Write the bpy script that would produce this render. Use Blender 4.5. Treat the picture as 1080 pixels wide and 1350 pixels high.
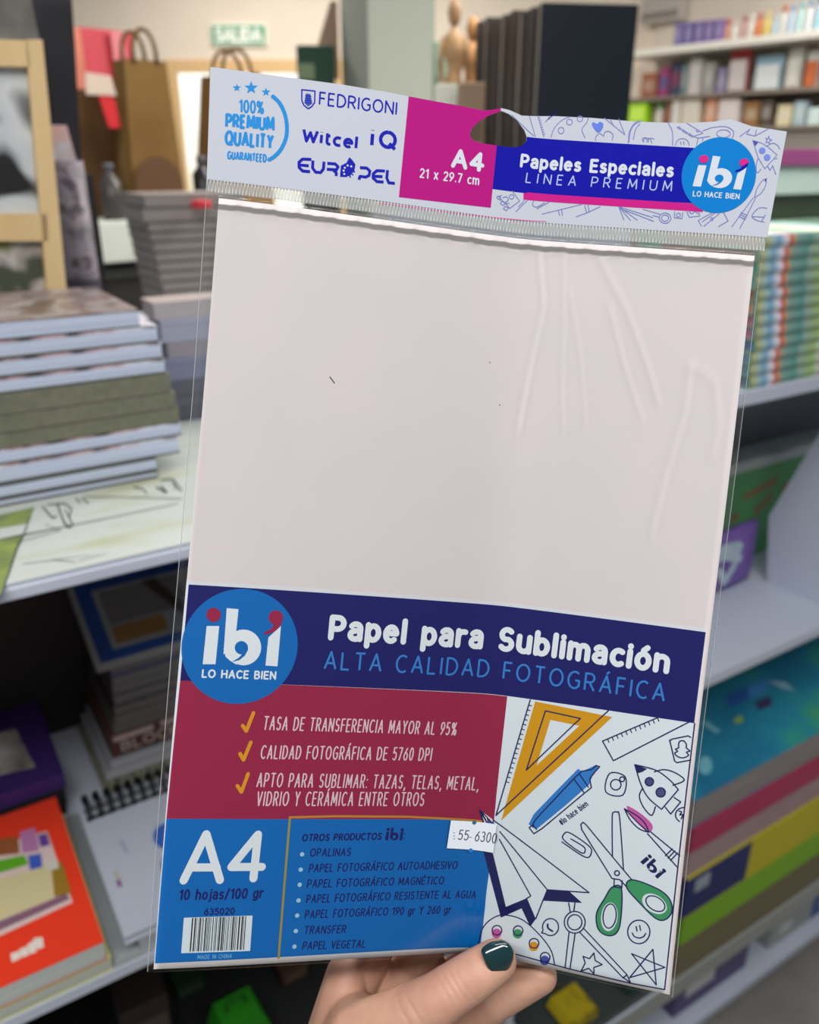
import bpy, bmesh, math, random
import numpy as np
from mathutils import Vector, Matrix
from mathutils.geometry import tessellate_polygon

for o in list(bpy.data.objects):
    bpy.data.objects.remove(o)
SC = bpy.context.scene
COL = SC.collection
random.seed(4)

# ------------------------------------------------------------------ camera
H = 1.80                       # camera height, metres
DH = H - 1.35
PITCH = math.radians(23)
FPX = 1100.0                   # focal length in pixels of the 1080x1350 frame
cam_d = bpy.data.cameras.new('camera')
cam = bpy.data.objects.new('camera', cam_d)
COL.objects.link(cam)
cam.location = (0, 0, H)
cam.rotation_euler = (math.pi / 2 - PITCH, 0, 0)
cam_d.sensor_fit = 'HORIZONTAL'
cam_d.sensor_width = 36
cam_d.lens = FPX * 36 / 1080
cam_d.clip_start = 0.02
cam_d.dof.use_dof = True
cam_d.dof.focus_distance = 0.335
cam_d.dof.aperture_fstop = 11.0
SC.camera = cam

# ------------------------------------------------------------------ world, lamps, exposure
w = bpy.data.worlds.new('world')
SC.world = w
w.use_nodes = True
bg = w.node_tree.nodes['Background']
bg.inputs[0].default_value = (0.86, 0.94, 1.0, 1)
bg.inputs[1].default_value = 0.2
SC.view_settings.view_transform = 'Standard'
SC.view_settings.look = 'None'
SC.view_settings.exposure = 0.0
SC.view_settings.gamma = 1.0
SC.view_settings.use_curve_mapping = False
SC.cycles.use_denoising = True
SC.cycles.max_bounces = 8
SC.cycles.transparent_max_bounces = 16
SC.cycles.caustics_reflective = False
SC.cycles.caustics_refractive = False


def area(name, loc, size, power, col=(1, 0.97, 0.93), rot=(0, 0, 0)):
    d = bpy.data.lights.new(name, 'AREA')
    d.shape = 'RECTANGLE'
    d.size, d.size_y = size
    d.energy = power
    d.color = col
    o = bpy.data.objects.new(name, d)
    COL.objects.link(o)
    o.location = loc
    o.rotation_euler = rot
    return o


area('ceiling_lamp', (0.0, -0.7, 3.0), (2.4, 0.2), 54, (1, 0.965, 0.945))
area('ceiling_lamp', (0.2, 0.2, 3.0), (1.5, 0.14), 12, (1, 0.965, 0.94))
area('ceiling_lamp', (-0.6, 1.9, 3.0), (1.4, 0.3), 14)
area('ceiling_lamp', (1.3, 2.2, 3.1), (1.6, 0.3), 80, (1, 0.96, 0.9))
area('ceiling_lamp', (-0.6, 4.6, 3.1), (1.6, 0.3), 48, (1, 0.92, 0.82))
area('ceiling_lamp', (2.4, 3.6, 3.1), (1.6, 0.3), 60, (1, 0.94, 0.86))

# ------------------------------------------------------------------ photo geometry helpers
CP, SP = math.cos(PITCH), math.sin(PITCH)
C0 = np.array([0.0, 0.0, H])


def ray(x, y):
    a = (x - 540) / FPX
    b = (675 - y) / FPX
    return np.array([a, CP + b * SP, -SP + b * CP])


def at(x, y, t):
    return C0 + ray(x, y) * t


def cam2w(p):                  # camera mm (x right, y down, z forward) -> world metres
    p = np.asarray(p, float) / 1000.0
    x, y, z = p[..., 0], -p[..., 1], p[..., 2]
    return np.stack([x, z * CP + y * SP, -z * SP + y * CP + H], -1)


D = np.array([0.848, 0.53, 0.0]); D /= np.linalg.norm(D)      # along the shelf
B = np.array([-D[1], D[0], 0.0])                              # into the shelf
O = at(0, 780, 0.7)
SHELF_YAW = math.atan2(D[1], D[0])


def onb(x, y, b):              # photo ray meets the vertical plane at depth b -> (s, z)
    r = ray(x, y)
    t = ((O - C0) @ B + b) / (r @ B)
    p = C0 + r * t
    return float((p - O) @ D), float(p[2])


def onz(x, y, z):
    r = ray(x, y)
    t = (z - H) / r[2]
    p = C0 + r * t
    return float((p - O) @ D), float((p - O) @ B)


def ons(x, y, s):              # plane across the shelf at s -> (b, z)
    r = ray(x, y)
    t = ((O - C0) @ D + s) / (r @ D)
    p = C0 + r * t
    return float((p - O) @ B), float(p[2])


def sw(s, b, z):
    p = O + D * s + B * b
    return Vector((p[0], p[1], z))


# ------------------------------------------------------------------ materials
def lin(c):
    return tuple((v / 255 / 12.92) if v / 255 <= 0.04045 else ((v / 255 + 0.055) / 1.055) ** 2.4 for v in c)


_mats = {}


def mat(c, rough=0.55, spec=0.35, metal=0.0, coat=0.0, name=None):
    key = (tuple(c), rough, spec, metal, coat)
    if key in _mats:
        return _mats[key]
    m = bpy.data.materials.new(name or 'paint')
    m.use_nodes = True
    b = m.node_tree.nodes['Principled BSDF']
    b.inputs['Base Color'].default_value = (*lin(c), 1)
    b.inputs['Roughness'].default_value = rough
    b.inputs['Specular IOR Level'].default_value = spec
    b.inputs['Metallic'].default_value = metal
    b.inputs['Coat Weight'].default_value = coat
    _mats[key] = m
    return m


def ramp_mat(name, stops, kind='noise', scale=8.0, vec_scale=(1, 1, 1), rough=0.5, interp='LINEAR', detail=4.0, spec=0.35, bump=0.0):
    """noise / voronoi / wave pattern through a colour ramp, in object coordinates"""
    m = bpy.data.materials.new(name)
    m.use_nodes = True
    nt = m.node_tree
    b = nt.nodes['Principled BSDF']
    b.inputs['Roughness'].default_value = rough
    b.inputs['Specular IOR Level'].default_value = spec
    tc = nt.nodes.new('ShaderNodeTexCoord')
    mp = nt.nodes.new('ShaderNodeMapping')
    mp.inputs['Scale'].default_value = vec_scale
    nt.links.new(tc.outputs['Object'], mp.inputs['Vector'])
    if kind == 'noise':
        t = nt.nodes.new('ShaderNodeTexNoise')
        t.inputs['Scale'].default_value = scale
        t.inputs['Detail'].default_value = detail
        out = t.outputs['Fac']
    elif kind == 'voronoi':
        t = nt.nodes.new('ShaderNodeTexVoronoi')
        t.inputs['Scale'].default_value = scale
        out = t.outputs['Color']
    elif kind == 'wave':
        t = nt.nodes.new('ShaderNodeTexWave')
        t.inputs['Scale'].default_value = scale
        t.inputs['Distortion'].default_value = 3.0
        out = t.outputs['Fac']
    else:                       # straight along x
        t = nt.nodes.new('ShaderNodeSeparateXYZ')
        out = t.outputs['X']
    nt.links.new(mp.outputs['Vector'], t.inputs['Vector'])
    r = nt.nodes.new('ShaderNodeValToRGB')
    r.color_ramp.interpolation = interp
    els = r.color_ramp.elements
    while len(els) < len(stops):
        els.new(0.5)
    for e, (p, c) in zip(els, stops):
        e.position = p
        e.color = (*lin(c), 1)
    nt.links.new(out, r.inputs['Fac'])
    nt.links.new(r.outputs['Color'], b.inputs['Base Color'])
    if bump:
        bp = nt.nodes.new('ShaderNodeBump')
        bp.inputs['Strength'].default_value = bump
        bp.inputs['Distance'].default_value = 0.002
        nt.links.new(out, bp.inputs['Height'])
        nt.links.new(bp.outputs['Normal'], b.inputs['Normal'])
    return m


def page_mat(c, name='page_edges'):
    key = ('page', tuple(c))
    if key in _mats:
        return _mats[key]
    d = tuple(max(0, v - 26) for v in c)
    m = ramp_mat(name, [(0.35, d), (0.6, c)], 'noise', 6.0, (1, 1, 260), 0.75, spec=0.2)
    _mats[key] = m
    return m


# ------------------------------------------------------------------ mesh helpers
class MB:
    def __init__(s):
        s.v, s.f, s.m = [], [], []

    def add(s, vs, fs, mi=0):
        n = len(s.v)
        s.v += [tuple(map(float, v)) for v in vs]
        s.f += [tuple(i + n for i in f) for f in fs]
        s.m += [mi] * len(fs)

    def box(s, a, b, mi=0, r=0.0):
        (x0, y0, z0), (x1, y1, z1) = a, b
        bm = bmesh.new()
        bmesh.ops.create_cube(bm, size=1)
        for v in bm.verts:
            v.co = ((x0 + x1) / 2 + v.co.x * (x1 - x0), (y0 + y1) / 2 + v.co.y * (y1 - y0), (z0 + z1) / 2 + v.co.z * (z1 - z0))
        if r:
            bmesh.ops.bevel(bm, geom=bm.edges[:], offset=min(r, abs(x1 - x0) * .4, abs(y1 - y0) * .4, abs(z1 - z0) * .4), segments=2, affect='EDGES', profile=0.5)
        bm.verts.index_update()
        s.add([v.co[:] for v in bm.verts], [[v.index for v in f.verts] for f in bm.faces], mi)
        bm.free()

    def prism(s, pts, axis, a, b, mi=0):
        """extrude a closed 2D outline along one axis ('x','y','z')"""
        n = len(pts)
        def put(p, h):
            return {'x': (h, p[0], p[1]), 'y': (p[0], h, p[1]), 'z': (p[0], p[1], h)}[axis]
        vs = [put(p, a) for p in pts] + [put(p, b) for p in pts]
        fs = [list(range(n))[::-1], list(range(n, 2 * n))] + [[i, (i + 1) % n, n + (i + 1) % n, n + i] for i in range(n)]
        s.add(vs, fs, mi)

    def tube(s, pts, r, mi=0, n=8, cap=True):
        pts = [Vector(p) for p in pts]
        rs = r if isinstance(r, (list, tuple)) else [r] * len(pts)
        vs, fs = [], []
        up = Vector((0.123, 0.31, 0.94))
        for i, p in enumerate(pts):
            d = (pts[min(i + 1, len(pts) - 1)] - pts[max(i - 1, 0)]).normalized()
            a = d.cross(up).normalized()
            b = d.cross(a)
            for k in range(n):
                t = 2 * math.pi * k / n
                vs.append(p + (a * math.cos(t) + b * math.sin(t)) * rs[i])
        for i in range(len(pts) - 1):
            for k in range(n):
                fs.append([i * n + k, i * n + (k + 1) % n, (i + 1) * n + (k + 1) % n, (i + 1) * n + k])
        if cap:
            fs.append(list(range(n))[::-1])
            fs.append([(len(pts) - 1) * n + k for k in range(n)])
        s.add(vs, fs, mi)

    def lathe(s, prof, c=(0, 0, 0), n=20, mi=0):
        vs, fs = [], []
        for r, z in prof:
            for k in range(n):
                t = 2 * math.pi * k / n
                vs.append((c[0] + r * math.cos(t), c[1] + r * math.sin(t), c[2] + z))
        for i in range(len(prof) - 1):
            for k in range(n):
                fs.append([i * n + k, i * n + (k + 1) % n, (i + 1) * n + (k + 1) % n, (i + 1) * n + k])
        fs.append(list(range(n))[::-1])
        fs.append([(len(prof) - 1) * n + k for k in range(n)])
        s.add(vs, fs, mi)

    def build(s, name, mats, parent=None, smooth=False, loc=None):
        me = bpy.data.meshes.new(name)
        me.from_pydata(s.v, [], s.f)
        for m in (mats if isinstance(mats, (list, tuple)) else [mats]):
            me.materials.append(m)
        me.polygons.foreach_set('material_index', s.m)
        if smooth:
            me.polygons.foreach_set('use_smooth', [True] * len(me.polygons))
        me.update()
        o = bpy.data.objects.new(name, me)
        COL.objects.link(o)
        if parent:
            o.parent = parent
        if loc is not None:
            o.location = loc
        return o


def tag(o, label=None, cat=None, group=None, kind=None):
    for k, v in (('label', label), ('category', cat), ('group', group), ('kind', kind)):
        if v:
            o[k] = v
    return o


def empty(name, loc, rz=0.0, label=None, cat=None, group=None):
    o = bpy.data.objects.new(name, None)
    COL.objects.link(o)
    o.empty_display_size = 0.02
    o.location = loc
    o.rotation_euler = (0, 0, rz)
    return tag(o, label, cat, group)


def shelf_root(name, s, b, z, label, cat, group=None, yaw=0.0):
    return empty(name, sw(s, b, z), SHELF_YAW + yaw, label, cat, group)


def onto(part, mb, mats):
    """print a pattern onto an existing part: its faces join that part's own mesh"""
    me = part.data
    mats = mats if isinstance(mats, (list, tuple)) else [mats]
    base = len(me.materials)
    for m in mats:
        me.materials.append(m)
    bm = bmesh.new(); bm.from_mesh(me)
    vs = [bm.verts.new(v) for v in mb.v]
    for f, mi in zip(mb.f, mb.m):
        q = bm.faces.new([vs[i] for i in f]); q.material_index = base + mi
    bm.to_mesh(me); bm.free(); me.update()
    return part


def kid(root, *names):
    for c in root.children:
        if c.name.split('.')[0] in names:
            return c


ORD = ['topmost', 'second', 'third', 'fourth', 'fifth', 'sixth', 'seventh', 'eighth', 'ninth', 'tenth', 'eleventh', 'twelfth', 'thirteenth', 'fourteenth']

# ------------------------------------------------------------------ stroke alphabet (cap height 1, x-height 0.7)
def arc(cx, cy, rx, ry, a0, a1, n=9):
    return [(cx + rx * math.cos(math.radians(a0 + (a1 - a0) * i / n)), cy + ry * math.sin(math.radians(a0 + (a1 - a0) * i / n))) for i in range(n + 1)]


X = 0.74
GL = {
    'A': (.66, [[(0, 0), (.33, 1), (.66, 0)], [(.12, .34), (.54, .34)]]),
    'B': (.56, [[(0, 0), (0, 1), (.27, 1)] + arc(.27, .77, .23, .23, 90, -90) + [(0, .54)], [(.27, .54)] + arc(.29, .27, .27, .27, 90, -90) + [(0, 0)]]),
    'C': (.62, [arc(.37, .5, .37, .5, 52, 308, 14)]),
    'D': (.64, [[(0, 0), (0, 1), (.2, 1)] + arc(.2, .5, .44, .5, 90, -90) + [(0, 0)]]),
    'E': (.48, [[(.48, 1), (0, 1), (0, 0), (.48, 0)], [(0, .52), (.42, .52)]]),
    'F': (.46, [[(.46, 1), (0, 1), (0, 0)], [(0, .52), (.4, .52)]]),
    'G': (.68, [arc(.38, .5, .38, .5, 52, 318, 14) + [(.66, .48), (.42, .48)]]),
    'H': (.62, [[(0, 0), (0, 1)], [(.62, 0), (.62, 1)], [(0, .52), (.62, .52)]]),
    'I': (.02, [[(.01, 0), (.01, 1)]]),
    'J': (.4, [[(.4, 1), (.4, .25)] + arc(.2, .22, .2, .22, 0, -160, 6)]),
    'K': (.56, [[(0, 0), (0, 1)], [(.54, 1), (.02, .45)], [(.18, .6), (.56, 0)]]),
    'L': (.46, [[(0, 1), (0, 0), (.46, 0)]]),
    'M': (.78, [[(0, 0), (.06, 1), (.39, .22), (.72, 1), (.78, 0)]]),
    'N': (.62, [[(0, 0), (0, 1), (.62, 0), (.62, 1)]]),
    'O': (.76, [arc(.38, .5, .38, .5, 90, 450, 20)]),
    'P': (.54, [[(0, 0), (0, 1), (.27, 1)] + arc(.27, .72, .27, .28, 90, -90) + [(0, .44)]]),
    'Q': (.76, [arc(.38, .5, .38, .5, 90, 450, 20), [(.46, .26), (.78, -.08)]]),
    'R': (.56, [[(0, 0), (0, 1), (.27, 1)] + arc(.27, .74, .26, .26, 90, -90) + [(0, .48)], [(.26, .48), (.56, 0)]]),
    'S': (.52, [arc(.27, .74, .24, .26, 40, 250, 9) + arc(.26, .26, .26, .26, 70, -145, 9)]),
    'T': (.58, [[(0, 1), (.58, 1)], [(.29, 1), (.29, 0)]]),
    'U': (.6, [[(0, 1), (0, .3)] + arc(.3, .3, .3, .3, 180, 360) + [(.6, 1)]]),
    'V': (.62, [[(0, 1), (.31, 0), (.62, 1)]]),
    'W': (.92, [[(0, 1), (.23, 0), (.46, .8), (.69, 0), (.92, 1)]]),
    'X': (.58, [[(0, 0), (.58, 1)], [(0, 1), (.58, 0)]]),
    'Y': (.58, [[(0, 1), (.29, .48), (.58, 1)], [(.29, .48), (.29, 0)]]),
    'Z': (.56, [[(0, 1), (.56, 1), (0, 0), (.56, 0)]]),
    '0': (.52, [arc(.26, .5, .26, .5, 90, 450, 18)]),
    '1': (.26, [[(0, .8), (.24, 1), (.24, 0)]]),
    '2': (.5, [arc(.25, .72, .25, .28, 160, -20, 9) + [(.0, 0), (.5, 0)]]),
    '3': (.5, [arc(.23, .75, .23, .25, 140, -80, 9), arc(.24, .27, .26, .27, 85, -145, 9)]),
    '4': (.58, [[(.42, 0), (.42, 1), (0, .3), (.58, .3)]]),
    '5': (.5, [[(.46, 1), (.07, 1), (.03, .55)] + arc(.23, .32, .27, .32, 120, -140, 10)]),
    '6': (.52, [[(.42, .98), (.1, .58)] + arc(.26, .3, .26, .3, 150, 510, 16)]),
    '7': (.5, [[(0, 1), (.5, 1), (.16, 0)]]),
    '8': (.52, [arc(.26, .76, .22, .24, 90, 450, 14), arc(.26, .27, .26, .27, 90, 450, 14)]),
    '9': (.52, [[(.1, .02), (.43, .44)] + arc(.26, .7, .26, .3, -30, 330, 16)]),
    'a': (.46, [arc(.23, X - .22, .22, .22, 150, 0, 7) + [(.45, 0)], [(.45, .42), (.24, .41)] + arc(.22, .2, .22, .2, 100, 270, 8) + [(.3, 0), (.45, .12)]]),
    'b': (.5, [[(0, 1.04), (0, 0)], arc(.25, .35, .25, .35, 180, 540, 16)]),
    'c': (.42, [arc(.27, .35, .27, .35, 55, 305, 11)]),
    'd': (.5, [[(.5, 1.04), (.5, 0)], arc(.25, .35, .25, .35, 0, 360, 16)]),
    'e': (.5, [[(.01, .38), (.49, .38)] + arc(.25, .35, .25, .35, 5, 310, 14)]),
    'g': (.5, [arc(.25, .35, .25, .35, 0, 360, 16), [(.5, X), (.5, -.05)] + arc(.25, -.05, .25, .22, 0, -150, 7)]),
    'h': (.48, [[(0, 1.04), (0, 0)], [(0, .4)] + arc(.24, .44, .24, .26, 170, 0, 8) + [(.48, 0)]]),
    'i': (.02, [[(.01, 0), (.01, X)], [(.01, .97), (.01, 1.0)]]),
    'j': (.14, [[(.13, X), (.13, -.1)] + arc(0, -.1, .13, .16, 0, -90, 5), [(.13, .97), (.13, 1.0)]]),
    'l': (.02, [[(.01, 0), (.01, 1.04)]]),
    'm': (.8, [[(0, 0), (0, X)], [(0, .42)] + arc(.2, .46, .2, .24, 170, 0, 7) + [(.4, 0)], [(.4, .42)] + arc(.6, .46, .2, .24, 170, 0, 7) + [(.8, 0)]]),
    'n': (.48, [[(0, 0), (0, X)], [(0, .4)] + arc(.24, .44, .24, .26, 170, 0, 8) + [(.48, 0)]]),
    'o': (.52, [arc(.26, .35, .26, .35, 90, 450, 16)]),
    'p': (.5, [[(0, X), (0, -.3)], arc(.25, .35, .25, .35, 180, 540, 16)]),
    'r': (.3, [[(0, 0), (0, X)], [(0, .4)] + arc(.24, .42, .24, .28, 170, 70, 6)]),
    's': (.4, [arc(.21, .53, .18, .17, 40, 255, 8) + arc(.2, .18, .2, .18, 75, -140, 8)]),
    't': (.3, [[(.1, .95), (.1, .18)] + arc(.26, .18, .16, .18, 180, 290, 5), [(0, X), (.3, X)]]),
    'u': (.48, [[(0, X), (0, .26)] + arc(.24, .26, .24, .26, 180, 360, 8), [(.48, X), (.48, 0)]]),
    'x': (.44, [[(0, 0), (.44, X)], [(0, X), (.44, 0)]]),
    '%': (.72, [arc(.15, .78, .15, .22, 90, 450, 10), arc(.57, .22, .15, .22, 90, 450, 10), [(.6, 1), (.12, 0)]]),
    ':': (.02, [[(.01, .02), (.01, .05)], [(.01, .6), (.01, .63)]]),
    ',': (.08, [[(.08, .04), (.0, -.18)]]),
    '.': (.02, [[(.01, .01), (.01, .04)]]),
    '/': (.36, [[(0, -.1), (.36, 1.05)]]),
    '-': (.3, [[(0, .42), (.3, .42)]]),
    '#': (.6, [[(.15, 0), (.25, .9)], [(.38, 0), (.48, .9)], [(0, .3), (.56, .3)], [(.05, .62), (.6, .62)]]),
    ' ': (.26, []),
}
for _c, _b, _h in (('Á', 'A', 1.12), ('É', 'E', 1.12), ('Í', 'I', 1.12), ('ó', 'o', .86)):
    _w, _s = GL[_b]
    GL[_c] = (_w, _s + [[(_w / 2 - .02, _h), (_w / 2 + .14, _h + .16)]])


def text_strokes(txt, tracking):
    x, out = 0.0, []
    for i, ch in enumerate(txt):
        wd, st = GL[ch]
        out += [[(x + px, py) for px, py in s] for s in st]
        x += wd + (tracking if i < len(txt) - 1 else 0)
    return out, max(x, 1e-6)


def ribbons(strokes, hw, rnd=True):
    """flat polygons (lists of 2D points) that make up strokes of half width hw"""
    polys = []
    for s in strokes:
        for a, b in zip(s, s[1:]):
            dx, dy = b[0] - a[0], b[1] - a[1]
            L = math.hypot(dx, dy)
            if L < 1e-9:
                continue
            nx, ny = -dy / L * hw, dx / L * hw
            k = max(1, int(L / 3.0))
            for i in range(k):
                p = (a[0] + dx * i / k, a[1] + dy * i / k)
                q = (a[0] + dx * (i + 1) / k, a[1] + dy * (i + 1) / k)
                polys.append([(p[0] + nx, p[1] + ny), (p[0] - nx, p[1] - ny), (q[0] - nx, q[1] - ny), (q[0] + nx, q[1] + ny)])
        pts = s if rnd else s[1:-1]
        n = 10 if hw > 0.5 else 6
        for p in pts:
            polys.append([(p[0] + hw * math.cos(2 * math.pi * k / n), p[1] + hw * math.sin(2 * math.pi * k / n)) for k in range(n)])
    return polys


def wall_text(mb, txt, org, ex, ey, cap, width, hw, mi=0, tracking=0.3, off=Vector((0, 0, 0))):
    """lettering laid on a flat face: org lower left, ex/ey unit vectors"""
    st, L = text_strokes(txt, tracking)
    sx = width / L
    nrm = Vector(ex).cross(Vector(ey))
    for k, poly in enumerate(ribbons([[(x * sx * 1000, y * cap * 1000) for x, y in s] for s in st], hw * 1000)):
        mb.add([Vector(org) + Vector(ex) * (x / 1000) + Vector(ey) * (y / 1000) + nrm * (.00004 * (k % 16)) for x, y in poly], [list(range(len(poly)))], mi)

# ------------------------------------------------------------------ room shell
WHITE = (216, 218, 222)
m_wall = ramp_mat('painted_wall', [(0.3, (222, 210, 196)), (0.7, (228, 217, 203))], 'noise', 3.0, rough=0.8, spec=0.2)
m_floor = ramp_mat('floor_tiles', [(0.3, (120, 116, 112)), (0.7, (142, 138, 133))], 'noise', 5.0, rough=0.35)
m_board = mat((188, 196, 210), 0.45)
m_boardshade = mat((184, 188, 194), 0.5)

mb = MB(); mb.box((-4, -2.2, -0.05), (5.5, 7, 0)); tag(mb.build('floor', m_floor), kind='structure')

YW = 5.7
dx0, dx1, dz = at(222, 100, 5.08)[0], at(452, 100, 5.08)[0], at(300, 80, 5.08)[2]
mb = MB()
mb.box((-4, YW, 0), (dx0, YW + .12, 3.2))
mb.box((dx1, YW, 0), (3.2, YW + .12, 3.2))
mb.box((dx0, YW, dz), (dx1, YW + .12, 3.2))
tag(mb.build('wall_back', m_wall), kind='structure')
door = empty('door_1', ((dx0 + dx1) / 2, YW + .03, 0)); tag(door, kind='structure')
mb = MB()
hw = (dx1 - dx0) / 2
mb.box((-hw, -.05, dz - .07), (hw, .05, dz)); mb.box((-hw, -.05, 0), (-hw + .06, .05, dz - .07)); mb.box((hw - .06, -.05, 0), (hw, .05, dz - .07))
mb.box((-.03, -.03, 0), (.03, .03, dz - .07)); mb.box((-hw + .06, -.03, 0), (hw - .06, .03, .12))
mb.build('door_frame', mat((214, 180, 132), 0.5), door)
m_glow = bpy.data.materials.new('daylit_glass'); m_glow.use_nodes = True
nt = m_glow.node_tree
for n in list(nt.nodes):
    nt.nodes.remove(n)
no = nt.nodes.new('ShaderNodeOutputMaterial'); em = nt.nodes.new('ShaderNodeEmission')
tx = nt.nodes.new('ShaderNodeTexNoise'); tx.inputs['Scale'].default_value = 2.2
rp = nt.nodes.new('ShaderNodeValToRGB')
rp.color_ramp.elements[0].position = .35; rp.color_ramp.elements[0].color = (.75, .68, .5, 1)
rp.color_ramp.elements[1].position = .55; rp.color_ramp.elements[1].color = (1, .98, .9, 1)
nt.links.new(tx.outputs['Fac'], rp.inputs['Fac']); nt.links.new(rp.outputs['Color'], em.inputs['Color'])
em.inputs['Strength'].default_value = 1.5
nt.links.new(em.outputs[0], no.inputs[0])
mb = MB(); mb.box((-hw + .06, -.006, .12), (-.03, .006, dz - .07)); mb.build('glass_pane', m_glow, door)
mb = MB(); mb.box((.03, -.006, .12), (hw - .06, .006, dz - .07)); mb.build('glass_pane', m_glow, door)

# wall with the merchandise shelves, right
WA, WB = at(840, 66, 4.6), at(1080, 38, 3.84)
WE = np.array([WB[0] - WA[0], WB[1] - WA[1], 0.0]); WE /= np.linalg.norm(WE)
WN = np.array([-WE[1], WE[0], 0.0])           # away from the camera
if WN @ (WA - C0) < 0:
    WN = -WN
WYAW = math.atan2(WE[1], WE[0])


def onw(x, y, dep=0.0):
    r = ray(x, y)
    t = ((WA - C0) @ WN + dep) / (r @ WN)
    p = C0 + r * t
    return float((p - WA) @ WE), float(p[2])


def ww(e, dep, z):
    p = WA + WE * e + WN * dep
    return Vector((p[0], p[1], z))


mb = MB(); mb.box((-1.25, .32, 0), (2.6, .42, 3.2))
o = mb.build('wall_right', m_wall, loc=ww(0, 0, 0)); o.rotation_euler = (0, 0, WYAW); tag(o, kind='structure')

# square column
th = math.radians(25); pc = at(485, 60, 3.3)
mb = MB(); mb.box((0, 0, 0), (.3, .3, 3.2), r=.006)
o = mb.build('column', mat((172, 178, 166), 0.8, .1), loc=(pc[0], pc[1], 0)); o.rotation_euler = (0, 0, th); tag(o, kind='structure')

# exit sign on the back wall
sx0, sx1 = at(275, 45, 4.92)[0], at(350, 45, 4.92)[0]
sz0, sz1 = at(312, 60, 4.95)[2], at(312, 31, 4.95)[2]
sg = empty('exit_sign', ((sx0 + sx1) / 2, YW - .012, (sz0 + sz1) / 2), 0, 'green exit sign reading SALIDA high on the cream back wall', 'sign')
hwS, hhS = (sx1 - sx0) / 2, (sz1 - sz0) / 2
mb = MB(); mb.box((-hwS, -.008, -hhS), (hwS, .012, hhS), r=.01)
mb.box((-hwS + .012, -.0095, -hhS + .012), (hwS - .012, -.0075, hhS - .012), 1)
mb.build('sign_plate', [mat((226, 236, 226)), mat((72, 150, 108))], sg)
mb = MB(); wall_text(mb, 'SALIDA', (-hwS * .78, -.011, -hhS * .5), (1, 0, 0), (0, 0, 1), hhS * 1.0, hwS * 1.56, .011)
onto(kid(sg, 'sign_plate'), mb, mat((232, 240, 232)))

# ------------------------------------------------------------------ shelving fixtures
Z1, Z1B, Z2, Z3 = O[2], 1.053 + DH, 0.545 + DH, -.10 + DH
Z2B, Z3B = .58 + DH, -.153 + DH


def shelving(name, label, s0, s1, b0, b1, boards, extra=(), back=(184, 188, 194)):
    """boards: list of (top z, thickness)"""
    r = shelf_root(name, 0, 0, 0, label, 'shelf unit')
    for zt, tk in boards:
        mb = MB(); mb.box((s0, b0, zt - tk), (s1, b1, zt), r=.0012); mb.build('shelf_board', m_board, r)
    for s in extra:
        mb = MB(); mb.box((s, b0 + .01, 0), (s + .016, b1, boards[0][0] - boards[0][1])); mb.build('side_panel', m_boardshade, r)
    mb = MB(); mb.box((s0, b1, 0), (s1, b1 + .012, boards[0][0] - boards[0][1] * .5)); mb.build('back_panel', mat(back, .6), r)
    mb = MB(); mb.box((s0, b0 + .03, 0), (s1, b0 + .045, .09)); mb.build('plinth', m_boardshade, r)
    return r


uA = shelving('shelving_unit', 'white shelving unit carrying the art pads left of the packet', -.75, .58, 0, .46, [(Z1, .0112), (Z2, .016), (Z3, .016), (.1, .016)], (-.75, .56), (44, 40, 38))  # near-black back panel: the unlit depth of the niche is put into its colour
uB = shelving('shelving_unit', 'white shelving unit carrying the striped notebooks right of the packet', .60, 1.95, 0, .46, [(Z1B, .021), (Z2B, .021), (Z3B, .018), (.1, .018)], (.60, 1.93))
# white divider in the right compartment, its back corner cut off at a slant
pts = [ons(x, y, 1.335) for x, y in ((1010, 772), (1014, 680), (1080, 573))]
zt = Z2B
mb = MB()
prof = [(0.012, zt), (pts[0][0], zt), (pts[1][0], pts[1][1]), (pts[2][0], pts[2][1]), (max(.012, pts[2][0] - .03), Z1B - .022), (.012, Z1B - .022)]
mb.prism(prof, 'x', 1.335, 1.347)
mb.build('divider', m_board, uB)
# low unit behind, same height
uF = shelving('shelving_unit', 'white shelving unit standing behind the art pads, grey pad stack on it', -.2, .62, .62, 1.32, [(Z1, .02), (Z2, .02)], (-.2, .6))

# ------------------------------------------------------------------ books and pads
def book(name, label, cat, s0, s1, b0, b1, z0, z1, cover, page, spine=None, group=None, yaw=0.0, ct=.0011, top=None, round_spine=False, cover_name='cover', over=.0):
    """a flat bound pad: cover (two boards and a spine) and the page block"""
    w_, d_, h_ = s1 - s0, b1 - b0, z1 - z0
    r = shelf_root(name, (s0 + s1) / 2, (b0 + b1) / 2, z0, label, cat, group, yaw)
    x0, x1, y0, y1 = -w_ / 2, w_ / 2, -d_ / 2, d_ / 2
    mb = MB()
    mats = [cover] + ([top] if top else [])
    mb.box((x0, y0, 0), (x1, y1, ct))
    mb.box((x0, y0, h_ - ct), (x1, y1, h_), 1 if top else 0)
    if spine == 'front':
        if round_spine:
            n = 8
            pf = [(y0 + .001 - .0035 * math.sin(math.pi * k / n), h_ * (k / n)) for k in range(n + 1)] + [(y0 + .003, h_), (y0 + .003, 0)]
            mb.prism(pf, 'x', x0, x1)
        else:
            mb.box((x0, y0 - ct, 0), (x1, y0 + .0012, h_), r=.0008)
    elif spine == 'left':
        mb.box((x0 - ct, y0, 0), (x0 + .0012, y1, h_), r=.0008)
    mb.build(cover_name, mats, r)
    mb = MB()
    mb.box((x0 + .0015, y0 + (.002 if spine == 'front' else over), ct), (x1 - .001, y1 - .0015, h_ - ct))
    mb.build('page_block', page, r)
    return r


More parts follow.
